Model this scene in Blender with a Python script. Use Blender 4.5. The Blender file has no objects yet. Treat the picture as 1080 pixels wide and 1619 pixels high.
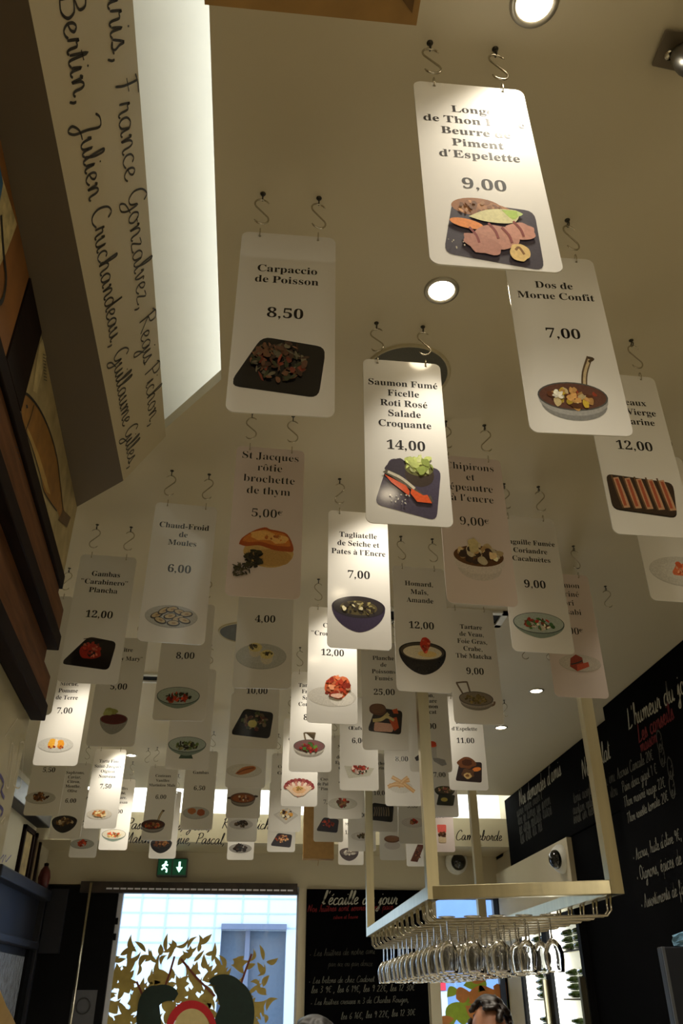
import bpy, bmesh, math, random
from mathutils import Vector, Matrix
S = bpy.context.scene
COL = S.collection
R = math.radians
# ------------------------------------------------------------------ camera
F = 1270.0; PITCH = R(31.4); YAW = R(5.4); EYE = Vector((0, 0, 1.6))
cam = bpy.data.cameras.new('camera'); cam.sensor_fit = 'VERTICAL'; cam.sensor_height = 36.0
cam.lens = F / 1619 * 36; cam.clip_start = .02
co = bpy.data.objects.new('camera', cam); COL.objects.link(co); S.camera = co
co.location = EYE; co.rotation_euler = (R(90) + PITCH, 0, -YAW)
# ------------------------------------------------------------------ world, exposure
w = bpy.data.worlds.new('world'); S.world = w; w.use_nodes = True
bg = w.node_tree.nodes['Background']; bg.inputs[0].default_value = (.62, .80, 1.0, 1); bg.inputs[1].default_value = 2.5
vs = S.view_settings; vs.view_transform = 'Standard'; vs.look = 'None'; vs.gamma = 1; vs.exposure = .2; vs.use_curve_mapping = False
S.cycles.use_denoising = True; S.cycles.max_bounces = 10; S.cycles.transmission_bounces = 10
S.cycles.sample_clamp_indirect = 4; S.cycles.caustics_reflective = False; S.cycles.caustics_refractive = False
SPOT_W = 7.0; SPOT_COL = (1, .91, .75)
LED_W = 2.6; REAR_FILL_W = 13.0
W = .15; ZC = 1.6 + 7.3 * W            # sign grid unit, ceiling height
# ------------------------------------------------------------------ helpers
def ray(px, py):
    X = (px - 540) / F; Y = (809.5 - py) / F
    up = Y * math.cos(PITCH) + math.sin(PITCH); fw = math.cos(PITCH) - Y * math.sin(PITCH)
    return Vector((X * math.cos(YAW) + fw * math.sin(YAW), fw * math.cos(YAW) - X * math.sin(YAW), up))
def at_z(px, py, z): d = ray(px, py); return EYE + d * ((z - 1.6) / d.z)
def at_y(px, py, y): d = ray(px, py); return EYE + d * (y / d.y)
def at_x(px, py, x): d = ray(px, py); return EYE + d * (x / d.x)
def at_pl(px, py, o, n): d = ray(px, py); return EYE + d * ((o - EYE).dot(n) / d.dot(n))
def lin(c): return tuple(((v / 255) / 12.92 if v < 10.3 else ((v / 255 + .055) / 1.055) ** 2.4) for v in c[:3])
MATS = {}
def mat(name, col, rough=.5, metal=0, var=.06, scale=30, bump=0, spec=.5, emit=None, estr=0, trans=0, coat=0, stretch=(1, 1, 1), crough=.035):
    if name in MATS: return MATS[name]
    m = bpy.data.materials.new(name); m.use_nodes = True; nt = m.node_tree; b = nt.nodes['Principled BSDF']
    c = lin(col); b.inputs['Roughness'].default_value = rough; b.inputs['Metallic'].default_value = metal
    b.inputs['Specular IOR Level'].default_value = spec; b.inputs['Coat Weight'].default_value = coat; b.inputs['Coat Roughness'].default_value = crough
    tc = nt.nodes.new('ShaderNodeTexCoord'); mp = nt.nodes.new('ShaderNodeMapping'); mp.inputs['Scale'].default_value = stretch
    nz = nt.nodes.new('ShaderNodeTexNoise'); nz.inputs['Scale'].default_value = scale; nz.inputs['Detail'].default_value = 4
    nt.links.new(tc.outputs['Object'], mp.inputs[0]); nt.links.new(mp.outputs[0], nz.inputs['Vector'])
    rp = nt.nodes.new('ShaderNodeValToRGB'); rp.color_ramp.elements[0].position = .3; rp.color_ramp.elements[1].position = .7
    rp.color_ramp.elements[0].color = tuple(max(0, v * (1 - var)) for v in c) + (1,)
    rp.color_ramp.elements[1].color = tuple(min(1, v * (1 + var)) for v in c) + (1,)
    nt.links.new(nz.outputs['Fac'], rp.inputs[0]); nt.links.new(rp.outputs[0], b.inputs['Base Color'])
    if bump:
        bp = nt.nodes.new('ShaderNodeBump'); bp.inputs['Strength'].default_value = bump; bp.inputs['Distance'].default_value = .004
        nt.links.new(nz.outputs['Fac'], bp.inputs['Height']); nt.links.new(bp.outputs[0], b.inputs['Normal'])
    if emit: b.inputs['Emission Color'].default_value = lin(emit) + (1,); b.inputs['Emission Strength'].default_value = estr
    if trans: b.inputs['Transmission Weight'].default_value = trans; b.inputs['IOR'].default_value = 1.46
    MATS[name] = m; return m
def attr_mat(name, rough, spec=.5, coat=0):
    m = bpy.data.materials.new(name); m.use_nodes = True; nt = m.node_tree; b = nt.nodes['Principled BSDF']
    a = nt.nodes.new('ShaderNodeAttribute'); a.attribute_name = 'ink'
    tc = nt.nodes.new('ShaderNodeTexCoord'); nz = nt.nodes.new('ShaderNodeTexNoise'); nz.inputs['Scale'].default_value = 260; nz.inputs['Detail'].default_value = 3
    nt.links.new(tc.outputs['Object'], nz.inputs['Vector'])
    rp = nt.nodes.new('ShaderNodeMapRange'); rp.inputs[1].default_value = .3; rp.inputs[2].default_value = .7; rp.inputs[3].default_value = .86; rp.inputs[4].default_value = 1.1
    mx = nt.nodes.new('ShaderNodeMix'); mx.data_type = 'RGBA'; mx.blend_type = 'MULTIPLY'; mx.inputs[0].default_value = 1
    nt.links.new(nz.outputs['Fac'], rp.inputs[0]); nt.links.new(a.outputs['Color'], mx.inputs[6]); nt.links.new(rp.outputs[0], mx.inputs[7])
    nt.links.new(mx.outputs[2], b.inputs['Base Color']); b.inputs['Roughness'].default_value = rough; b.inputs['Specular IOR Level'].default_value = spec
    b.inputs['Coat Weight'].default_value = coat; b.inputs['Coat Roughness'].default_value = .11
    return m
ORG = {}
def props(o, label=None, cat=None, group=None, kind=None):
    if label: o['label'] = label
    if cat: o['category'] = cat
    if group: o['group'] = group
    if kind: o['kind'] = kind
    return o
def thing(name, loc, label, cat, group=None):
    o = bpy.data.objects.new(name, None); COL.objects.link(o); o.empty_display_size = .02; o.location = loc
    ORG[o.name] = Vector(loc); return props(o, label, cat, group)
def mesh(name, V, Fc, m, parent=None, smooth=False, loc=None):
    o0 = ORG[parent.name] if parent else Vector(loc if loc is not None else (0, 0, 0))
    if parent is None and loc is None and V:
        n = len(V); o0 = Vector((sum(v[0] for v in V) / n, sum(v[1] for v in V) / n, min(v[2] for v in V)))
    me = bpy.data.meshes.new(name); me.from_pydata([Vector(v) - o0 for v in V], [], Fc)
    if isinstance(m, (list, tuple)):
        for k in m: me.materials.append(k)
    else: me.materials.append(m)
    if smooth: me.polygons.foreach_set('use_smooth', [True] * len(me.polygons))
    o = bpy.data.objects.new(name, me); COL.objects.link(o)
    if parent: o.parent = parent; ORG[o.name] = o0
    else: o.location = o0; ORG[o.name] = o0
    return o
class MB:
    def __init__(s): s.V = []; s.F = []
    def add(s, V, Fc): b = len(s.V); s.V += [Vector(v) for v in V]; s.F += [tuple(i + b for i in f) for f in Fc]; return s
    def hexa(s, p):   # 8 points: bottom loop, top loop
        return s.add(p, [(3, 2, 1, 0), (4, 5, 6, 7), (0, 1, 5, 4), (1, 2, 6, 5), (2, 3, 7, 6), (3, 0, 4, 7)])
    def box(s, a, b):
        (x0, y0, z0), (x1, y1, z1) = a, b
        return s.hexa([(x0, y0, z0), (x1, y0, z0), (x1, y1, z0), (x0, y1, z0), (x0, y0, z1), (x1, y0, z1), (x1, y1, z1), (x0, y1, z1)])
    def prism(s, poly, z0, z1):
        n = len(poly); V = [(x, y, z0) for x, y in poly] + [(x, y, z1) for x, y in poly]
        return s.add(V, [tuple(range(n))[::-1], tuple(range(n, 2 * n))] + [(i, (i + 1) % n, n + (i + 1) % n, n + i) for i in range(n)])
    def bar(s, a, b, wx, wz, up=Vector((0, 0, 1))):   # rectangular bar between two points
        a, b = Vector(a), Vector(b); d = (b - a).normalized()
        if abs(d.dot(up)) > .98: up = Vector((0, 1, 0))
        x = d.cross(up).normalized() * wx / 2; z = x.cross(d).normalized() * wz / 2
        return s.hexa([a - x - z, a + x - z, b + x - z, b - x - z, a - x + z, a + x + z, b + x + z, b - x + z])
    def tube(s, pts, r, n=8, caps=True):
        pts = [Vector(p) for p in pts]; b = len(s.V); prev = None
        rr = r if isinstance(r, (list, tuple)) else [r] * len(pts)
        for i, p in enumerate(pts):
            d = (pts[min(i + 1, len(pts) - 1)] - pts[max(i - 1, 0)]).normalized()
            u = prev if prev else (Vector((0, 0, 1)) if abs(d.z) < .9 else Vector((1, 0, 0)))
            u = (u - d * u.dot(d)).normalized(); prev = u; v = d.cross(u)
            s.V += [p + (u * math.cos(2 * math.pi * k / n) + v * math.sin(2 * math.pi * k / n)) * rr[i] for k in range(n)]
        for i in range(len(pts) - 1):
            for k in range(n):
                a0 = b + i * n + k; a1 = b + i * n + (k + 1) % n; s.F.append((a0, a1, a1 + n, a0 + n))
        if caps: s.F.append(tuple(b + k for k in range(n))[::-1]); s.F.append(tuple(b + (len(pts) - 1) * n + k for k in range(n)))
        return s
    def lathe(s, prof, c, n=32, axis=Vector((0, 0, 1))):   # prof (r,h)
        axis = Vector(axis).normalized(); u = axis.orthogonal().normalized(); v = axis.cross(u); b = len(s.V); c = Vector(c); m = len(prof)
        for r, h in prof:
            s.V += [c + axis * h + (u * math.cos(2 * math.pi * k / n) + v * math.sin(2 * math.pi * k / n)) * r for k in range(n)]
        for i in range(m - 1):
            for k in range(n):
                a0 = b + i * n + k; a1 = b + i * n + (k + 1) % n; s.F.append((a0, a1, a1 + n, a0 + n))
        return s
    def build(s, name, m, parent=None, smooth=False, loc=None):
        return mesh(name, s.V, s.F, m, parent, smooth, loc)
def struct(o, label=None, cat=None): return props(o, label, cat, None, 'structure')
def bevel(o, wd=.003, seg=2):
    md = o.modifiers.new('bevel', 'BEVEL'); md.width = wd; md.segments = seg; md.limit_method = 'ANGLE'; return o
# ------------------------------------------------------------------ glyphs
_dg = None
def glyph_cache():
    cache = {}
    def conv(ch):
        if 'A' <= ch <= 'Z': return chr(0x1D400 + ord(ch) - 65)
        if 'a' <= ch <= 'z': return chr(0x1D41A + ord(ch) - 97)
        if '0' <= ch <= '9': return chr(0x1D7CE + ord(ch) - 48)
        return ch
    cu = bpy.data.curves.new('glyph', 'FONT'); ob = bpy.data.objects.new('glyph', cu); COL.objects.link(ob); cu.resolution_u = 3
    def ev(s):
        cu.body = s; bpy.context.view_layer.update()
        me = bpy.data.meshes.new_from_object(ob.evaluated_get(bpy.context.evaluated_depsgraph_get()))
        V = [(v.co.x, v.co.y) for v in me.vertices]; Fc = [tuple(p.vertices) for p in me.polygons]; bpy.data.meshes.remove(me); return V, Fc
    REFW = {}
    def get(ch, off=0.0):
        k = (ch, off)
        if k in cache: return cache[k]
        cu.offset = off
        V, Fc = ev(conv(ch)); 
        if V:
            x0 = min(p[0] for p in V); x1 = max(p[0] for p in V)
        else: x0, x1 = 0, .25
        # advance: measured between the glyph and a following capital I
        V1, _ = ev(conv(ch) + conv('I'))
        if off not in REFW: REFW[off] = max(p[0] for p in ev(conv('I'))[0])
        adv = max(p[0] for p in V1) - REFW[off] if V1 else x1
        cache[k] = (V, Fc, adv); return cache[k]
    return get, ob
GET, GOB = glyph_cache()
for _o in (0, -.012):
    for _c in 'ABCDEFGHIJKLMNOPRSTUVWabcdefghijklmnopqrstuvwxyz0123456789': GET(_c, _o)
# ------------------------------------------------------------------ materials
M_CEIL = mat('ceiling_paint', (205, 196, 172), .55, var=.015, scale=3)
M_BULK = mat('bulkhead_paint', (190, 178, 148), .6, var=.03, scale=4)
M_WALL = mat('wall_paint', (196, 186, 160), .6, var=.03, scale=4)
M_CARD = mat('card_white', (222, 220, 215), .75, var=.01, scale=10, spec=.1, coat=1, crough=.11)
M_CARDP = mat('card_satin', (216, 202, 198), .55, var=.015, scale=10, spec=.3, coat=.1)
M_INK = mat('ink_black', (14, 12, 20), .7, var=.1, spec=.1, coat=1, crough=.11)
M_PIC = attr_mat('printed_colours', .7, .1, coat=1)
M_STEEL = mat('bright_steel', (190, 184, 168), .22, 1, var=.08, scale=60)
M_IRON = mat('dark_iron', (70, 68, 62), .4, .9, var=.2, scale=80)
M_FRAME = mat('brushed_steel', (200, 192, 160), .3, 1, var=.08, scale=40, stretch=(1, 1, .05))
M_BLACK = mat('black_board', (5, 5, 6), .9, var=.3, scale=6, spec=.03)
M_BLACKP = mat('black_paint', (7, 7, 9), .6, var=.3, scale=10, spec=.12)
M_CHALK = mat('white_chalk', (170, 167, 152), .9, var=.25, scale=300)
M_CHALKM = mat('faint_chalk', (96, 94, 84), .9, var=.4, scale=300)
M_CHALKD = mat('worn_chalk', (58, 56, 48), .9, var=.4, scale=300)
M_RED = mat('red_chalk', (104, 12, 16), .9, var=.4, scale=200)
M_DWOOD = mat('dark_wood', (28, 15, 9), .7, spec=.12, var=.35, scale=14, stretch=(8, .6, 8))
M_BWOOD = mat('brown_wood', (104, 66, 34), .7, spec=.2, var=.3, scale=12, stretch=(8, .6, 8))
M_KRAFT = mat('kraft_paper', (156, 120, 68), .75, var=.1, scale=40, bump=.2)
M_GLASS = mat('clear_glass', (250, 252, 255), .0, trans=1, var=0)
M_NAVY = mat('navy_paint', (25, 27, 38), .45, var=.12, scale=8)
# ------------------------------------------------------------------ room shell
XR = 1.57
BACK = 5.65; ZH = at_y(280, 1400, 5.65).z
# raft edge on the left: straight near the camera, then running out diagonally to the left wall
eA = at_z(352, -120, ZC); eB = at_z(346, 640, ZC); eB.x = eA.x - .02
left_x = -1.34
dg = at_z(115, 805, ZC); dd = (dg - at_z(350, 600, ZC)).normalized()
P0 = at_z(350, 600, ZC)
P3 = P0 + dd * ((left_x - P0.x) / dd.x)
raft = [(eA.x, -1.2), (XR + .05, -1.2), (XR + .05, 5.05), (left_x, 5.05), (left_x, P3.y), (P0.x, P0.y)]
struct(MB().prism(raft, ZC, ZC + .03).build('ceiling', M_CEIL))
struct(MB().box((left_x - .1, -1.3, ZC + .16), (XR + .1, BACK + .1, ZC + .22)).build('ceiling_upper', mat('upper_ceiling_paint', (225, 222, 212), .6, var=.01)))
struct(MB().box((left_x - .2, -1.4, -.05), (XR + .2, BACK + .1, 0)).build('floor', mat('floor_tiles', (226, 216, 190), .5, var=.06, scale=5)))
struct(MB().box((XR, -1.3, 0), (XR + .1, BACK + .1, ZC + .2)).build('wall_right', M_WALL))
struct(MB().box((left_x - .1, -1.3, 0), (left_x, BACK + .1, ZC + .2)).build('wall_left', M_WALL))
struct(MB().box((left_x - .1, -1.4, 0), (XR + .1, -1.3, ZC + .2)).build('wall_rear', M_WALL))
def bx(px, py=1450): return at_y(px, py, BACK).x
# back wall: header, posts between openings
wb = MB().box((left_x, BACK, ZH), (XR, BACK + .12, ZC + .2))
wb.box((bx(472), BACK, 0), (bx(483), BACK + .12, ZH)).box((bx(483), BACK, 0), (bx(674), BACK + .12, ZH)).box((bx(674), BACK - .01, 0), (bx(690), BACK + .12, ZH))
wb.box((bx(812), BACK, 0), (XR, BACK + .12, ZH)).box((left_x, BACK + .05, 0), (bx(176), BACK + .12, ZH)).box((left_x, BACK, 0), (XR, BACK + .12, .3))
struct(wb.build('wall_back', M_WALL))
# far bulkhead with chef names
FB0, FB1 = 1.6 + .88, 1.6 + 1.057      # near bulkhead
FY = 5.25; FF0, FF1 = at_y(600, 1336, FY).z, at_y(600, 1291, FY).z
fx1 = at_y(813, 1310, FY).x
far_b = struct(MB().box((left_x, FY, FF0), (fx1, BACK, FF1)).build('trim_1', M_BULK))
struct(MB().box((fx1, FY + .22, FF0 - .02), (XR, BACK, ZC + .16)).build('trim_2', M_WALL))
struct(MB().box((left_x, FY + .2, FF1), (XR, BACK, ZC + .16)).build('trim_3', mat('cove_white', (235, 235, 230), .6, var=.01)))
# near left bulkhead: underside, inclined fascia, slanted end
def pz(px, py, z): return at_z(px, py, z)
q = dict(l0=pz(0, 277, FB0), l1=pz(115, 805, FB0), m0=pz(45, 0, FB0), m1=pz(195, 760, FB0), u0=pz(210, 0, FB1), u1=pz(262, 690, FB1))
def ext(a, b, y): return a + (b - a) * ((y - a.y) / (b.y - a.y))
_n = (q['m1'] - q['m0']).cross(q['u0'] - q['m0']).normalized(); q['u1'] = at_pl(262, 690, q['m0'], _n)
YN = -.6
lN, mN, uN = ext(q['l0'], q['l1'], YN), ext(q['m0'], q['m1'], YN), ext(q['u0'], q['u1'], YN)
lN.x -= .12; l1 = q['l1'].copy(); l1.x -= .12; l1.y += .12
v = [lN, mN, uN, Vector((lN.x, YN, FB1)), l1, q['m1'], q['u1'], Vector((l1.x, l1.y + .1, FB1))]
nb = struct(mesh('trim_4', v, [(1, 5, 6, 2), (2, 6, 7, 3), (3, 7, 4, 0), (0, 1, 2, 3), (4, 7, 6, 5)], M_BULK))
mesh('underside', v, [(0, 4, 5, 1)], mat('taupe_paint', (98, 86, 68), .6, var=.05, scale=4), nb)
# near left partition wall under that bulkhead
def wl(y, off=0): return Vector((q['l0'].x + (q['l1'].x - q['l0'].x) * (y - q['l0'].y) / (q['l1'].y - q['l0'].y) + off, y, 0))
YE = q['l1'].y
a, b = wl(-.6, -.012), wl(YE, -.012)
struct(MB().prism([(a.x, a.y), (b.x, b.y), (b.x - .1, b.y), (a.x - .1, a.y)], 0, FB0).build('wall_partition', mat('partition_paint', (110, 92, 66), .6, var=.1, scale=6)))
# LED strips in the coves
def area(name, parent, loc, rot, sx, sy, e, col):
    L = bpy.data.lights.new(name, 'AREA'); L.shape = 'RECTANGLE'; L.size = sx; L.size_y = sy; L.energy = e; L.color = col
    o = bpy.data.objects.new(name, L); COL.objects.link(o); o.parent = parent; o.location = Vector(loc) - ORG[parent.name]; o.rotation_euler = rot; return o
t = thing('cove_light', (eA.x + .05, .3, ZC + .03), 'white strip light lying hidden on the ceiling edge beside the near cove', 'light')
MB().box((eA.x + .03, -.6, ZC + .03), (eA.x + .055, 1.75, ZC + .045)).build('housing', mat('white_plastic', (225, 225, 220), .4), t)
area('strip_lamp', t, (eA.x + .042, .55, ZC + .05), (R(180), R(-20), 0), .02, 2.4, LED_W, (.95, 1, .96))
t = thing('cove_light', (0, 5.0, ZC + .03), 'white strip light lying hidden on the far ceiling edge', 'light')
MB().box((-1.4, 4.96, ZC + .03), (1.5, 4.99, ZC + .045)).build('housing', MATS['white_plastic'], t)
area('strip_lamp', t, (0, 4.975, ZC + .05), (R(125), 0, 0), 2.8, .02, LED_W * 14, (.92, .98, 1))
# ------------------------------------------------------------------ lettering
ACC = {'é': ('e', '/'), 'è': ('e', '\\'), 'à': ('a', '\\'), 'ô': ('o', '^'), 'ï': ('ı', ':'), 'ê': ('e', '^'), 'î': ('ı', '^'), 'â': ('a', '^')}
def text2d(s, off=0.0):
    """one line of bold serif lettering, em = 1, centred on x = 0"""
    V, Fc, x = [], [], 0
    def put(g, dx, dy=0, sc=1):
        b = len(V); V.extend((p[0] * sc + dx, p[1] * sc + dy) for p in g[0]); Fc.extend(tuple(i + b for i in f) for f in g[1])
    def quad(*p): b = len(V); V.extend(p); Fc.append(tuple(range(b, b + len(p))))
    for ch in s:
        if ch == ' ': x += .25; continue
        if ch in '“"':
            for k in (0, .2): quad((x + .05 + k, .5), (x + .13 + k, .5), (x + .17 + k, .66), (x + .06 + k, .66))
            x += .48; continue
        if ch == "'":
            quad((x + .05, .46), (x + .1, .46), (x + .18, .66), (x + .06, .66)); x += .26; continue
        if ch == ',':
            quad((x + .06, -.14), (x + .12, -.1), (x + .18, .02), (x + .17, .1), (x + .08, .12), (x + .04, .06), (x + .06, 0), (x + .11, -.02)); x += .26; continue
        if ch == '.': quad((x + .06, 0), (x + .17, 0), (x + .17, .11), (x + .06, .11)); x += .25; continue
        if ch == '-': quad((x + .04, .2), (x + .3, .2), (x + .3, .28), (x + .04, .28)); x += .34; continue
        if ch == 'Œ':
            g = GET('O', off); put(g, x); x += g[2] * .72; g = GET('E', off); put(g, x); x += g[2]; continue
        if ch == '€':
            g = GET('C', off); put(g, x, .25, .55); quad((x, .42), (x + .3, .42), (x + .3, .46), (x, .46)); quad((x, .5), (x + .3, .5), (x + .3, .54), (x, .54)); x += .45; continue
        base, ac = ACC.get(ch, (ch, ''))
        g = GET('i' if base == 'ı' else base, off); put(g, x); m = x + g[2] / 2
        if ac == '/': quad((m - .06, .52), (m - .02, .52), (m + .14, .66), (m + .04, .68))
        if ac == '\\': quad((m + .06, .52), (m + .02, .52), (m - .14, .66), (m - .04, .68))
        if ac == '^': quad((m - .15, .52), (m - .09, .52), (m, .6), (m, .68)); quad((m, .68), (m, .6), (m + .09, .52), (m + .15, .52))
        if ac == ':': quad((m - .16, .55), (m - .07, .55), (m - .07, .65), (m - .16, .65)); quad((m + .07, .55), (m + .16, .55), (m + .16, .65), (m + .07, .65))
        x += g[2]
    return [(p[0] - x / 2, p[1]) for p in V], Fc, x
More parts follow.
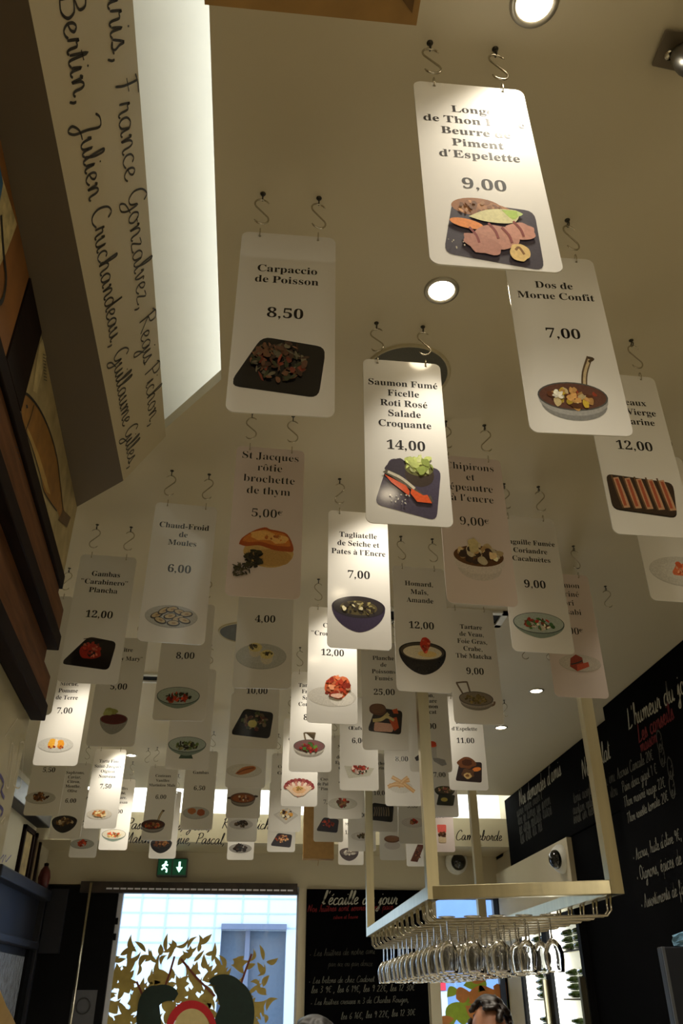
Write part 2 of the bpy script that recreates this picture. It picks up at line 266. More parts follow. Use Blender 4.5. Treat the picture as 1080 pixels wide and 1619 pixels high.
# handwriting: one pen line per stroke, x-height 4, ascender 8, descender -4
HW = {
'a': (4, [[(3, 3.4), (1.8, 4), (.5, 2.8), (.3, 1), (1, 0), (2.2, .8), (3, 3.6), (2.9, 1), (3.3, .1), (4, .6)]]),
'b': (3.8, [[(0, .5), (1.2, 4), (1.4, 7.6), (.8, 8), (.5, 5), (.6, .6), (1.4, 0), (2.6, 1), (2.8, 2.8), (2, 3.6), (2.8, 3), (3.8, 3.2)]]),
'c': (3, [[(2.6, 3.3), (1.8, 4), (.6, 3), (.3, 1.2), (1.2, 0), (2.2, .2), (3, .8)]]),
'd': (4, [[(2.9, 3.2), (1.8, 4), (.5, 2.8), (.3, 1), (1.1, 0), (2.3, 1), (3.2, 4.5), (3.7, 8), (3.2, 3), (3.1, .6), (3.5, 0), (4, .5)]]),
'e': (3, [[(.2, 1.4), (1.6, 2), (2.3, 3.2), (1.5, 4), (.6, 3), (.4, 1.2), (1.2, 0), (2.2, .2), (3, 1)]]),
'f': (3, [[(0, .5), (1.6, 4), (2.4, 7.4), (1.7, 8), (1.2, 5), (.9, -1), (.6, -4), (1.2, -2), (1.4, .2), (3, .8)]]),
'g': (3.6, [[(3, 3.4), (1.8, 4), (.5, 2.8), (.4, 1), (1.2, .2), (2.3, 1), (3, 3.6), (2.8, -1), (2, -3.8), (.8, -3.6), (1.4, -1.8), (3.6, .6)]]),
'h': (3.9, [[(0, .5), (1.3, 4), (1.8, 7.6), (1.2, 8), (.9, 5), (.6, 0), (1.2, 2.8), (2.2, 4), (2.9, 3.2), (2.8, .8), (3.2, 0), (3.9, .6)]]),
'i': (1.9, [[(0, .6), (.9, 4), (.7, 1), (1.1, 0), (1.9, .6)], [(1.1, 5.9), (1.3, 6.3)]]),
'j': (2, [[(0, .6), (1.2, 4), (.9, -2), (.2, -4), (-.7, -3.2), (.6, -1.4), (2, .6)], [(1.3, 5.9), (1.5, 6.3)]]),
'l': (2, [[(0, .5), (1.2, 4), (1.6, 7.6), (1, 8), (.7, 5), (.7, .8), (1.2, 0), (2, .6)]]),
'm': (5.6, [[(.2, 3), (.8, 3.8), (.7, 0), (1.4, 3), (2.2, 4), (2.6, 3), (2.5, 0), (3.2, 3), (4, 4), (4.5, 3), (4.5, .8), (5, 0), (5.6, .6)]]),
'n': (3.8, [[(.2, 3), (.8, 3.8), (.7, 0), (1.4, 3), (2.3, 4), (2.8, 3), (2.7, .8), (3.1, 0), (3.8, .6)]]),
'o': (3.4, [[(2.2, 3.8), (1.2, 3.8), (.3, 2), (.8, .2), (2, .1), (2.8, 1.8), (2.2, 3.7), (2.4, 3.2), (3.4, 3.2)]]),
'p': (3.7, [[(0, 1), (.9, 4), (.7, 0), (.3, -4), (.7, 1), (1.5, 3.6), (2.5, 3.9), (3, 2.4), (2.2, .4), (1.2, .2), (2.4, 0), (3.7, .6)]]),
'q': (3.6, [[(3, 3.4), (1.8, 4), (.5, 2.8), (.4, 1), (1.2, .2), (2.3, 1), (3, 3.6), (2.7, -4), (3.2, -2), (3.6, 0)]]),
'r': (2.8, [[(.1, .6), (.9, 4.2), (1.1, 3.4), (2, 3.4), (1.9, 1), (2.2, 0), (2.8, .5)]]),
's': (2.6, [[(0, .5), (1.4, 4.2), (1.6, 2.6), (2, 1), (1.3, 0), (.4, .4), (2, .3), (2.6, .7)]]),
't': (2.4, [[(0, .6), (1.3, 6.8), (1, 1), (1.5, 0), (2.4, .6)], [(.1, 4.6), (2.3, 5)]]),
'u': (3.8, [[(.1, 2.6), (.7, 4), (.5, 1), (1.2, 0), (2.2, .8), (2.9, 4), (2.7, 1), (3.2, 0), (3.8, .6)]]),
'v': (3.2, [[(.1, 2.8), (.7, 4), (1, .2), (2, 1.4), (2.5, 3.8), (3.2, 3.3)]]),
'x': (3, [[(.2, 3.6), (.8, 3.8), (2, .2), (3, .6)], [(2.6, 3.9), (.3, 0)]]),
'y': (3.4, [[(.1, 2.8), (.7, 4), (.6, 1.2), (1.4, .4), (2.4, 1.6), (2.9, 4), (2.4, -2), (1.4, -4), (.6, -3), (3.4, .6)]]),
'z': (3, [[(.3, 3.6), (2.3, 3.8), (.4, .2), (2.4, 0), (3, .5)]]),
'A': (5, [[(.2, 0), (1.8, 4), (3, 8), (3.4, 3), (3.8, 0), (4.6, .4)], [(1, 3), (3.8, 3.2)]]),
'B': (5, [[(1.6, 8), (1.2, 4), (.8, .2)], [(.2, 6.6), (1.6, 8), (3.8, 7.8), (4, 5.6), (1.8, 4.4), (4, 4), (4.6, 1.8), (3, 0), (.4, .2)]]),
'C': (5, [[(4.6, 6.4), (3.6, 8), (1.6, 6.6), (.5, 3), (1.2, .4), (3, 0), (4.8, 1.2)]]),
'D': (5, [[(1.4, 8), (1, .2)], [(.2, 7.4), (3, 8), (4.8, 5), (3.8, 1), (.6, 0)]]),
'F': (4.4, [[(2, 7.6), (1.6, 3), (.8, 0)], [(.6, 7.2), (2.4, 7.8), (4.6, 7.8)], [(.4, 4), (3.2, 4.4)]]),
'G': (5, [[(4.4, 6.6), (3.4, 8), (1.4, 6.2), (.5, 3), (1.4, .8), (3, 1.2), (4.2, 4), (4, 0), (2.8, -2.6), (1, -2.8), (2, -.8), (5, .8)]]),
'H': (5, [[(1.2, 8), (.6, 0)], [(4.2, 8), (3.6, 0), (5, .6)], [(.4, 4), (4.4, 4.4)]]),
'J': (4.4, [[(.6, 6.6), (2, 8), (4, 7.6), (3, 3), (2.2, -1.6), (.8, -3.6), (.2, -2), (2, .2), (4.4, .8)]]),
'L': (4.4, [[(1.8, 8), (1.4, 4), (.8, .4), (.4, .2), (2.6, .2), (4.2, 1)]]),
'M': (6, [[(.4, 0), (1.4, 8), (2.6, 1.6), (4.4, 8), (4.8, .6), (5.8, .4)]]),
'N': (5.4, [[(.4, 0), (1, 8), (3.6, .2), (4.4, 8.2)]]),
'O': (5, [[(2.4, 8), (.8, 6), (.6, 2), (2.2, 0), (4.2, 2), (4.2, 6), (2.4, 8), (3, 7)]]),
'P': (4.4, [[(1.4, 7.8), (1, 3), (.6, 0)], [(.2, 6.6), (1.8, 8), (4, 7.4), (3.8, 4.8), (1.2, 4)]]),
'R': (4.8, [[(1.4, 7.8), (1, 3), (.6, 0)], [(.2, 6.6), (1.8, 8), (3.8, 7.4), (3.4, 5), (1.4, 4.2), (3, 2), (4.6, 0)]]),
'T': (4.6, [[(.2, 7.2), (2, 7.8), (4.8, 7.6)], [(2.6, 7.6), (2, 3), (1.6, 0)]]),
'V': (4.6, [[(.4, 7.6), (1, 8), (1.8, .2), (4.4, 8.2)]]),
'0': (3.6, [[(1.8, 7), (.6, 5), (.6, 2), (1.8, 0), (3, 2), (3, 5), (1.8, 7)]]), '1': (2.4, [[(.4, 5.4), (1.6, 7), (1.2, 0)]]),
'2': (3.8, [[(.5, 5.6), (1.8, 7), (3, 5.6), (1.8, 2.4), (.4, .2), (3.4, .2)]]), '3': (3.6, [[(.5, 6.4), (2, 7), (2.8, 5.4), (1.4, 3.8), (3, 2.4), (2, .1), (.3, .6)]]),
'6': (3.6, [[(2.8, 7), (1, 4.4), (.6, 1.4), (1.8, 0), (3, 1.4), (2, 3), (.8, 2)]]), '9': (3.6, [[(3, 5.4), (1.8, 7), (.7, 5.2), (1.6, 3.8), (2.9, 5.4), (2.4, 0)]]),
'€': (4.2, [[(3.6, 6), (2.4, 7), (1, 5), (1, 2), (2.4, 0), (3.6, .8)], [(.2, 4.2), (2.8, 4.2)], [(.2, 2.9), (2.6, 2.9)]]),
',': (2.2, [[(.9, .6), (.8, -.4), (.2, -1.6)]]), '.': (1.8, [[(.6, .1), (.8, .3)]]), "'": (1.6, [[(1, 8.2), (.7, 6.6)]]), '-': (3, [[(.4, 2.2), (2.4, 2.3)]]), '*': (2.4, [[(.4, 1.4), (1.2, 2.2), (1, 1.2), (.5, 1.9)]]), ' ': (2.6, []),
'é': (3, [[(.2, 1.4), (1.6, 2), (2.3, 3.2), (1.5, 4), (.6, 3), (.4, 1.2), (1.2, 0), (2.2, .2), (3, 1)], [(1.4, 5), (2.2, 6.2)]]),
'î': (1.9, [[(0, .6), (.9, 4), (.7, 1), (1.1, 0), (1.9, .6)], [(.3, 5.2), (1, 6.2), (1.7, 5.2)]]),
}
def crom(pts, k=4):
    if len(pts) < 3: return pts
    P = [pts[0]] + pts + [pts[-1]]; out = []
    for i in range(1, len(P) - 2):
        p0, p1, p2, p3 = P[i - 1:i + 3]
        for j in range(k):
            t = j / k
            out.append(tuple(.5 * (2 * p1[d] + (p2[d] - p0[d]) * t + (2 * p0[d] - 5 * p1[d] + 4 * p2[d] - p3[d]) * t * t + (3 * p1[d] - p0[d] - 3 * p2[d] + p3[d]) * t ** 3) for d in (0, 1)))
    return out + [P[-2]]
def hand(s, wd=.5, slant=.0, k=4, jit=0, rng=None):
    """pen-written line: returns 2D verts, faces, width (units: x-height 4)"""
    V, Fc, x = [], [], 0
    for ch in s:
        adv, strokes = HW.get(ch, HW.get(ch.lower(), HW[' ']))
        dy = (rng.uniform(-jit, jit) if rng else 0)
        for st in strokes:
            pts = [(px_ + x + slant * py_, py_ + dy) for px_, py_ in crom(st, k)]
            n = len(pts); b = len(V)
            for i, p in enumerate(pts):
                a, c = pts[max(0, i - 1)], pts[min(n - 1, i + 1)]
                dx, dy2 = c[0] - a[0], c[1] - a[1]; l = math.hypot(dx, dy2) or 1
                h = wd * .5 * (.65 + .5 * abs(dy2) / l)
                if i in (0, n - 1): h *= .7
                V.append((p[0] - dy2 / l * h, p[1] + dx / l * h)); V.append((p[0] + dy2 / l * h, p[1] - dx / l * h))
            for i in range(n - 1): Fc.append((b + 2 * i, b + 2 * i + 1, b + 2 * i + 3, b + 2 * i + 2))
        x += adv + .15
    return V, Fc, x
def squig(seed, n, h=4):
    """illegible handwriting, a wavy pen line"""
    r = random.Random(seed); out = ''
    while len(out) < n: out += ''.join(r.choice('aeimnourstl') for _ in range(r.randint(2, 7))) + ' '
    return out[:n]
def place2d(V, o, ux, uy, sc=1.0, dx=0, dy=0):
    return [o + ux * (p[0] * sc + dx) + uy * (p[1] * sc + dy) for p in V]
# ------------------------------------------------------------------ chef names on the bulkheads
far_lines = [(185, 1301, "adio, Carlotti, Renaud, Adrien"), (185, 1329, "la Matthieu Lajue Pascal, B")]
V, Fc = [], []
fo = Vector((0, FY - .0008, 0)); ux, uz = Vector((1, 0, 0)), Vector((0, 0, 1))
def add_line(V, Fc, hv, o, ux, uy, sc, dx=0, dy=0):
    b = len(V); V.extend(place2d(hv[0], o, ux, uy, sc, dx, dy)); Fc.extend(tuple(i + b for i in f) for f in hv[1])
for px, py, s in ((170, 1310, "ad, Pascal, Regis, Jean,"), (350, 1310, "Regis, Michel, Rem"), (165, 1332, "ille, Matthieu Lajue, Pascal,"), (720, 1328, "Camdeborde")):
    p = at_y(px, py, FY); add_line(V, Fc, hand(s, .6, .25), Vector((p.x, FY - .0008, p.z)), ux, uz, .0078 if s[0] != 'C' else .0074)
mesh('lettering', V, Fc, M_INK, far_b)
# near fascia: text runs away from the camera
V, Fc = [], []
e_y = (q['m1'] - q['m0']).normalized()
def fascia_pt(px, py):
    n = (q['m1'] - q['m0']).cross(q['u0'] - q['m0']).normalized(); return at_pl(px, py, q['m0'], n)
nrm = (q['u0'] - q['m0']).cross(e_y).normalized()
if nrm.x < 0: nrm = -nrm
def fline(s, p0, p1, capk=1.0, wd=.55, split=None):
    a, b = fascia_pt(*p0), fascia_pt(*p1); L = (b - a).length; ex = (b - a).normalized()
    ey = nrm.cross(ex).normalized(); ey = ey if ey.z > 0 else -ey
    hv = hand(s, wd, .12); sc = L / hv[2]
    bI = len(V); V.extend(place2d([(p[0], p[1] * capk) for p in hv[0]], a + nrm * .0006, ex, ey, sc)); Fc.extend(tuple(i + bI for i in f) for f in hv[1])
fline("Bertin, Julien Cruchandeau, Guillaume Gilles,", (92, -8), (204, 742), 1.0, .55)
fline("aris, France Gonzalvez, Regis Pichon,", (166, -22), (237, 676), 1.0, .45)
mesh('lettering', V, Fc, M_INK, nb)
# ------------------------------------------------------------------ downlights
def downlight(x, y, label, power=1.0, vis=True, tilt=(0, 0), size=104):
    t = thing('downlight', (x, y, ZC), label, 'ceiling light', 'recessed ceiling spotlights')
    tr = MB().lathe([(.023, -.001), (.025, -.004), (.031, -.003), (.032, 0)], (x, y, ZC), 28).build('trim_ring', mat('satin_ring', (176, 172, 160), .35, .6), t, True)
    MB().lathe([(.0001, -.0016), (.012, -.0016), (.0235, -.0012)], (x, y, ZC), 28).build('lamp_face', mat('lamp_glow', (255, 244, 220), .4, emit=(255, 236, 200), estr=22), tr)
    L = bpy.data.lights.new('spot', 'SPOT'); L.energy = SPOT_W * power; L.color = SPOT_COL; L.spot_size = R(size); L.spot_blend = .95; L.shadow_soft_size = .022
    o = bpy.data.objects.new('spot', L); COL.objects.link(o); o.parent = t; o.location = (0, 0, -.012); o.rotation_euler = (tilt[0], tilt[1], 0)
    return t
l1p, l2p = at_z(845, 4, ZC), at_z(698, 459, ZC)
r1p, r2p = at_z(848, 1092, ZC), at_z(792, 1150, ZC)
xa = (l1p.x + l2p.x) / 2
downlight(l1p.x, l1p.y, 'bright ceiling spotlight at the top edge, in front of the Longe card', 1.35)
downlight(l2p.x, l2p.y, 'bright ceiling spotlight left of the Dos de Morue card', 1.2, size=84)
LP = [(xa - .03, 1.53), (xa - .06, 2.08), (xa - .08, 2.62), (xa - .10, 3.16), (xa - .11, 3.55), (xa - .11, 4.1)]
nm = ['hidden behind the Saumon Fumé card', 'hidden behind the Tagliatelle card', 'hidden behind the crab card', 'hidden behind the steel pan card', 'hidden behind the scallop card', 'hidden behind the slate card']
for (x, y), s in zip(LP, nm): downlight(x, y, 'added fill spotlight ' + s, 1.3)
for x, y, s in ((-.62, 2.60, 'hidden above the lit Pomme de Terre card'), (-.66, 3.76, 'hidden above the lit Tarte Fine card'), (-.69, 4.30, 'above the second lit card at left')):
    downlight(x, y, 'added fill spotlight ' + s, 2.2, size=84)
downlight(r1p.x, r1p.y, 'small ceiling spotlight right of the glass bowl card, nearer of the pair', 2.4)
downlight(r2p.x, r2p.y, 'small ceiling spotlight below the veal tartare card, farther of the pair', 2.4)
downlight(1.13, 1.88, 'ceiling spotlight hidden behind the shrimp card', 2.4)
downlight(1.1, 2.6, 'ceiling spotlight hidden behind the Saumon mariné card', 1.6)
for px, py, s in ((745, 1195, 'hidden behind the d\'Espelette card'), (300, 1195, 'hidden behind the green salad card'), (388, 1225, 'hidden behind the fish fillet card'), (668, 1040, 'hidden behind the Homard card'), (560, 1235, 'hidden behind the Œufs de card')):
    p = at_z(px, py, ZC); downlight(p.x, p.y, 'added fill spotlight ' + s, .75 if px in (745, 560, 668) else 1.1, size=150)  # spots added out of sight to brighten underlit cards and header
# added fill lamps, unseen behind the camera, to brighten cards and ceiling
for x, y in ((.55, -.8), (.0, -.9)):
    L = bpy.data.lights.new('rear_fill', 'AREA'); L.shape = 'DISK'; L.size = .3; L.energy = REAR_FILL_W * (.7 if x > .3 else 1.1); L.color = (1, .93, .8)
    t = thing('rear_fill_lamp', (x, y, ZC), 'added round fill lamp behind the camera ' + ('on the right' if x > .3 else 'on the left'), 'ceiling light')
    MB().lathe([(.001, -.02), (.12, -.02), (.15, -.012), (.155, 0)], (x, y, ZC), 24).build('shade', MATS['white_plastic'], t, True)
    o = bpy.data.objects.new('rear_fill', L); COL.objects.link(o); o.parent = t; o.location = (0, 0, -.03)
# ------------------------------------------------------------------ ceiling fittings
def disc(px, py, r, label):
    p = at_z(px, py, ZC)
    t = thing('ceiling_speaker', p, label, 'speaker', 'round ceiling speakers')
    MB().lathe([(r * .97, -.001), (r, -.005), (r * 1.04, -.004), (r * 1.06, 0)], p, 48).build('rim', mat('speaker_rim', (190, 180, 150), .5), t, True)
    MB().lathe([(.0001, -.0022), (r * .5, -.0022), (r * .98, -.0015)], p, 48).build('grille', mat('speaker_grille', (92, 92, 84), .6, .3, var=.25, scale=900), t)
disc(643, 592, .085, 'large round grey ceiling speaker behind the Saumon Fumé card')
disc(386, 1000, .085, 'round grey ceiling speaker behind the St Jacques card')
def vent(x0, x1, y, d, label):
    t = thing('ceiling_vent', ((x0 + x1) / 2, y, ZC), label, 'vent')
    MB().box((x0, y, ZC - .008), (x1, y + .02, ZC)).box((x0, y + d - .02, ZC - .008), (x1, y + d, ZC)).box((x0, y, ZC - .008), (x0 + .02, y + d, ZC)).box((x1 - .02, y, ZC - .008), (x1, y + d, ZC)).build('frame', MATS['white_plastic'], t)
    MB().box((x0 + .02, y + .02, ZC - .002), (x1 - .02, y + d - .02, ZC)).build('slot', M_BLACKP, t)
p = at_z(225, 1066, ZC); vent(p.x - .2, p.x + .2, p.y - .02, .1, 'slot air vent in the ceiling between the left-hand cards')
p = at_z(800, 966, ZC); vent(p.x - .5, p.x + .01, p.y, .12, 'slot air vent in the ceiling behind the Chipirons card')
# bracket at the top right
p = at_z(1058, 80, ZC); t = thing('ceiling_bracket', p, 'dark metal mounting plate with an arm on the ceiling, top right', 'bracket')
bevel(MB().hexa([at_z(1030, 104, ZC - .008), at_z(1085, 116, ZC - .008), at_z(1100, 50, ZC - .008), at_z(1052, 46, ZC - .008), at_z(1030, 104, ZC), at_z(1085, 116, ZC), at_z(1100, 50, ZC), at_z(1052, 46, ZC)]).build('plate', mat('bronze_plate', (112, 102, 86), .5, .3), t), .002)
MB().tube([at_z(1078, 86, ZC - .006), at_z(1078, 90, ZC - .05), at_z(1086, 100, ZC - .16), at_z(1110, 110, ZC - .22)], .014, 12).build('arm', M_IRON, t, True)
MB().lathe([(.0001, -.011), (.006, -.011), (.007, -.008)], at_z(1056, 82, ZC), 12).build('screw', M_STEEL, t, True)
# ------------------------------------------------------------------ printed food pictures
class Pic:
    EPS = 4e-5
    def __init__(s, seed): s.V = []; s.F = []; s.C = []; s.z = 1; s.r = random.Random(seed)
    def poly(s, pts, c):
        b = len(s.V); z = s.z * s.EPS; s.z += 1
        s.V += [(x, y, z) for x, y in pts]; s.F.append(tuple(range(b, b + len(pts)))); s.C.append(c)
    def ell(s, cx, cy, rx, ry, c, n=30, rot=0):
        k, q_ = math.cos(rot), math.sin(rot)
        s.poly([(cx + rx * math.cos(t) * k - ry * math.sin(t) * q_, cy + rx * math.cos(t) * q_ + ry * math.sin(t) * k) for t in (2 * math.pi * i / n for i in range(n))], c)
    def blob(s, cx, cy, rx, ry, c, j=.2, n=14, rot=0):
        k, q_ = math.cos(rot), math.sin(rot); pts = []
        for i in range(n):
            t = 2 * math.pi * i / n; f = 1 + s.r.uniform(-j, j); X, Y = rx * math.cos(t) * f, ry * math.sin(t) * f
            pts.append((cx + X * k - Y * q_, cy + X * q_ + Y * k))
        s.poly(crom(pts + [pts[0]], 2)[:-1], c)
    def bits(s, n, cx, cy, rx, ry, sz, cols, el=2.0):
        for _ in range(n):
            a = s.r.uniform(0, 6.28); d = math.sqrt(s.r.random())
            c = s.r.choice(cols); f = s.r.uniform(.8, 1.15); g = s.r.uniform(.6, 1.3)
            s.blob(cx + rx * d * math.cos(a), cy + ry * d * math.sin(a), sz * g, sz * g / s.r.uniform(1, el), tuple(min(255, v * f) for v in c), .25, 9, s.r.uniform(0, 3.14))
    def rquad(s, c4, r, c):
        pts = []
        for i in range(4):
            p, a, b = Vector(c4[i]), Vector(c4[i - 1]), Vector(c4[(i + 1) % 4])
            pa = p + (a - p).normalized() * r; pb = p + (b - p).normalized() * r
            for k in range(5):
                t = k / 4; pts.append(tuple(pa * (1 - t) ** 2 + p * 2 * t * (1 - t) + pb * t * t))
        s.poly(pts, c)
    def line(s, pts, wd, c):
        pts = crom(list(pts), 4); L, Rr = [], []
        for i, p in enumerate(pts):
            a, b = pts[max(0, i - 1)], pts[min(len(pts) - 1, i + 1)]; dx, dy = b[0] - a[0], b[1] - a[1]; l = math.hypot(dx, dy) or 1
            L.append((p[0] - dy / l * wd / 2, p[1] + dx / l * wd / 2)); Rr.append((p[0] + dy / l * wd / 2, p[1] - dx / l * wd / 2))
        s.poly(L + Rr[::-1], c)
    # tableware
    def plate(s, h=.42, c=(202, 200, 194)):
        s.ell(0, -.02, 1, h, tuple(v * .93 for v in c)); s.ell(0, 0, .98, h * .95, c); s.ell(0, .0, .66, h * .6, tuple(v * 1.03 for v in c))
    def tile(s, c=(38, 34, 46), sk=.3, h=.62):
        q4 = [(-1, -h * .75), (.86, -h), (1, h * .75), (-1 + sk * 1.6, h)]
        s.rquad([(x, y - .05) for x, y in q4], .2, tuple(v * .55 for v in c)); s.rquad(q4, .2, c)
    def bowl(s, c=(36, 33, 40), inner=(58, 54, 60), d=.85, ry=.42):
        pts = [(math.cos(t) * (1 if math.sin(t) > 0 else .5 + .5 * abs(math.cos(t)) ** .5), math.sin(t) * (ry if math.sin(t) > 0 else d)) for t in (2 * math.pi * i / 40 for i in range(40))]
        s.poly(pts, c); s.ell(0, 0, .99, ry, tuple(v * .6 for v in c)); s.ell(0, 0, .93, ry * .92, inner)
    def gbowl(s, d=.6, base=False, c=(168, 180, 172)):
        pts = [(math.cos(t) * (1 if math.sin(t) > 0 else .45 + .55 * abs(math.cos(t)) ** .6), math.sin(t) * (.42 if math.sin(t) > 0 else d)) for t in (2 * math.pi * i / 40 for i in range(40))]
        if base: s.poly([(-.25, -d * .8), (.25, -d * .8), (.38, -d * 1.25), (-.38, -d * 1.25)], (60, 80, 66))
        s.poly(pts, (126, 142, 132)); s.ell(0, 0, 1, .42, (44, 58, 60)); s.ell(0, .005, .97, .395, c)
    def pan(s, hd='up', c=(176, 172, 166), inner=(120, 104, 104)):
        if hd == 'long':
            s.line([(.38, .3), (.48, .75), (.72, 1.25)], .17, (92, 74, 54)); s.line([(.39, .34), (.49, .76), (.7, 1.18)], .08, (196, 176, 140)); s.line([(.66, 1.1), (.82, 1.2), (.66, 1.24)], .07, (70, 56, 40))
        if hd == 'up': s.line([(-.22, .3), (-.34, .82), (-.3, .86), (.32, .86), (.34, .8), (.24, .3)], .1, (112, 96, 74))
        if hd == 'two': s.line([(-.72, .2), (-1.05, .85), (-.98, .92), (-.5, .98), (-.44, .9), (-.32, .34)], .1, (110, 96, 82)); s.line([(.6, -.42), (.98, -.3), (1.06, -.1)], .12, (120, 100, 86))
        if hd == 'ears': s.ell(-1.0, .0, .22, .1, (60, 44, 34)); s.ell(1.0, .16, .2, .09, (60, 44, 34))
        s.ell(0, -.2, .93, .48, tuple(v * .82 for v in c)); s.ell(0, -.08, .98, .46, c); s.ell(0, .02, 1, .42, tuple(v * .5 for v in c)); s.ell(0, .02, .95, .38, inner)
GRN = [(92, 130, 50), (60, 96, 36), (140, 160, 80)]; REDS = [(170, 50, 34), (196, 70, 40), (120, 30, 26)]; BRN = [(120, 74, 40), (90, 52, 30), (160, 110, 62)]; CRM = [(220, 200, 160), (236, 224, 196), (190, 164, 120)]
def f_tuna(p):
    p.rquad([(-.98, -.5), (.96, -.72), (1, .55), (-.68, .66)], .2, (58, 52, 64)); p.ell(-.2, .55, .52, .2, (150, 100, 62)); p.ell(.2, .5, .4, .14, (170, 120, 80), rot=-.2); p.bits(30, -.15, .52, .5, .16, .06, [(130, 84, 50), (176, 128, 86)])
    p.poly(crom([(-.4, .3), (0, .48), (.5, .52), (.66, .46), (.56, .26), (.3, .2), (-.1, .22), (-.4, .3)], 3), (216, 210, 160)); p.poly(crom([(.3, .5), (.62, .5), (.66, .42), (.5, .3), (.3, .5)], 3), (170, 200, 90)); p.poly(crom([(.62, .5), (.74, .44), (.62, .38), (.62, .5)], 2), (190, 210, 130))
    p.ell(-.46, .14, .34, .1, (230, 140, 66), rot=-.16); p.blob(.1, -.1, .5, .26, (186, 132, 114), .12); p.blob(.62, .06, .3, .2, (196, 140, 122), .15); p.blob(-.2, -.28, .4, .2, (176, 122, 106), .14, rot=-.3)
    for x, y in ((-.3, -.1), (.1, .02), (.36, -.05), (.62, .1)): p.line([(x - .12, y + .16), (x, y), (x + .04, y - .16)], .05, (128, 50, 46))
    p.blob(.52, -.4, .2, .18, (222, 190, 124), .1); p.line([(.44, -.36), (.52, -.3), (.6, -.44)], .05, (130, 90, 44)); p.bits(6, -.7, -.2, .2, .2, .02, [(190, 180, 160)])
def f_carp(p): p.tile((14, 13, 16), .38, .62); p.bits(110, 0, .06, .62, .42, .09, [(96, 66, 50), (70, 50, 40), (120, 84, 60), (60, 66, 44), (130, 60, 44), (110, 104, 84)], 5)
def f_cod(p):
    p.pan('long', (158, 158, 156), (96, 62, 50)); p.bits(46, 0, -.02, .72, .26, .11, [(196, 150, 90), (150, 60, 40), (220, 200, 150), (90, 50, 30), (200, 170, 60)], 1.6); p.bits(8, -.4, .06, .2, .12, .08, [(230, 226, 210)])
def f_salm(p):
    p.rquad([(-1, -.52), (.72, -.9), (.96, .62), (-.52, .9)], .22, (70, 62, 84)); p.blob(-.3, .55, .36, .32, (56, 48, 62), .1)
    p.bowl_at = None; p.ell(.32, .42, .42, .36, (58, 44, 34)); p.ell(.32, .62, .42, .24, (110, 110, 60)); p.bits(40, .32, .72, .38, .22, .12, [(206, 220, 130), (176, 196, 96), (222, 230, 160)], 3)
    p.poly([(-.75, .42), (-.5, .3), (-.05, 0), (.66, -.4), (.6, -.2), (.45, -.22), (.1, .04), (-.25, .36), (-.62, .5)], (90, 84, 70)); p.line([(-.6, .44), (-.2, .26), (.15, -.02)], .08, (214, 206, 186))
    p.poly([(-.7, .36), (-.1, .06), (.0, -.1), (-.02, -.24), (-.5, .12)], (226, 84, 30)); p.poly([(.06, -.02), (.38, -.2), (.5, -.18), (.62, -.42), (.2, -.4), (.02, -.16)], (230, 92, 36)); p.bits(16, -.25, -.3, .34, .2, .025, [(210, 206, 200)])
def f_raz(p):
    p.tile((50, 34, 26), .0, .6)
    for i in range(5): x = -.74 + i * .34; p.line([(x, .5), (x + .1, 0), (x + .16, -.42)], .22, (196, 150, 116)); p.line([(x + .04, .46), (x + .1, 0), (x + .14, -.36)], .09, (170, 84, 56)); p.line([(x - .09, .56), (x - .02, 0), (x + .06, -.44)], .05, (96, 70, 46))
def f_shr(p): p.plate(.46); p.blob(.1, .05, .42, .2, (224, 120, 80), .15, rot=.2); p.bits(26, .1, .06, .4, .16, .08, [(230, 140, 100), (210, 96, 56), (240, 170, 130)])
def f_mus(p):
    p.plate(.44, (182, 182, 178))
    for x, y, a in ((-.55, 0, .4), (-.3, .18, .5), (0, .25, .2), (.3, .16, -.2), (.55, .1, .1), (-.4, -.2, -.3), (-.05, -.02, .2), (.25, -.1, .4), (.5, -.15, -.2), (.1, -.28, 0)):
        p.ell(x, y, .25, .12, (50, 44, 40), rot=a); p.ell(x, y + .015, .2, .085, (196, 176, 136), rot=a); p.ell(x + .02, y + .01, .08, .03, (160, 126, 84), rot=a)
def f_gam(p): p.tile((22, 16, 16), .55, .62); p.blob(.05, .05, .4, .34, (150, 40, 30), .2); p.blob(.1, -.06, .16, .14, (40, 20, 20), .1); p.bits(24, .05, .1, .4, .3, .07, [(170, 52, 36), (130, 34, 26), (200, 110, 80)]); p.line([(-.3, .5), (0, .55), (.4, .5)], .03, (70, 60, 50))
def f_stj(p):
    p.blob(.08, -.02, .86, .54, (206, 170, 104), .03, 20); p.blob(.2, -.2, .68, .3, (186, 146, 84), .04, 16); body = [(-.95, .2), (-.86, .42), (-.5, .7), (-.1, .86), (.1, .8), (.4, .76), (.7, .66), (.9, .3), (.92, .06), (.7, .04), (.3, .06), (0, .14), (-.3, .2), (-.7, .14), (-.95, .2)]
    p.poly(crom(body, 3), (170, 78, 26)); p.poly(crom([(x * .88 + .0, (y - .45) * .68 + .5) for x, y in body], 3), (206, 122, 48)); p.blob(-.15, .56, .42, .18, (232, 176, 96), .12, 16); p.blob(.42, .46, .32, .16, (236, 184, 106), .12, 16); p.bits(10, .1, .5, .6, .12, .05, [(226, 160, 80), (190, 104, 40)])
    p.bits(60, -.42, -.28, .3, .3, .1, [(36, 34, 24), (22, 22, 18), (56, 52, 30)], 5); p.bits(50, -.82, -.72, .3, .24, .07, [(44, 42, 26), (70, 64, 36)], 5)
def f_tag(p): p.bowl((54, 44, 70), (44, 38, 40), .95, .42); p.ell(0, -.03, .7, .28, (86, 76, 46)); p.bits(40, 0, -.02, .6, .22, .1, [(214, 206, 170), (40, 34, 28), (150, 140, 90), (60, 50, 36)], 3)
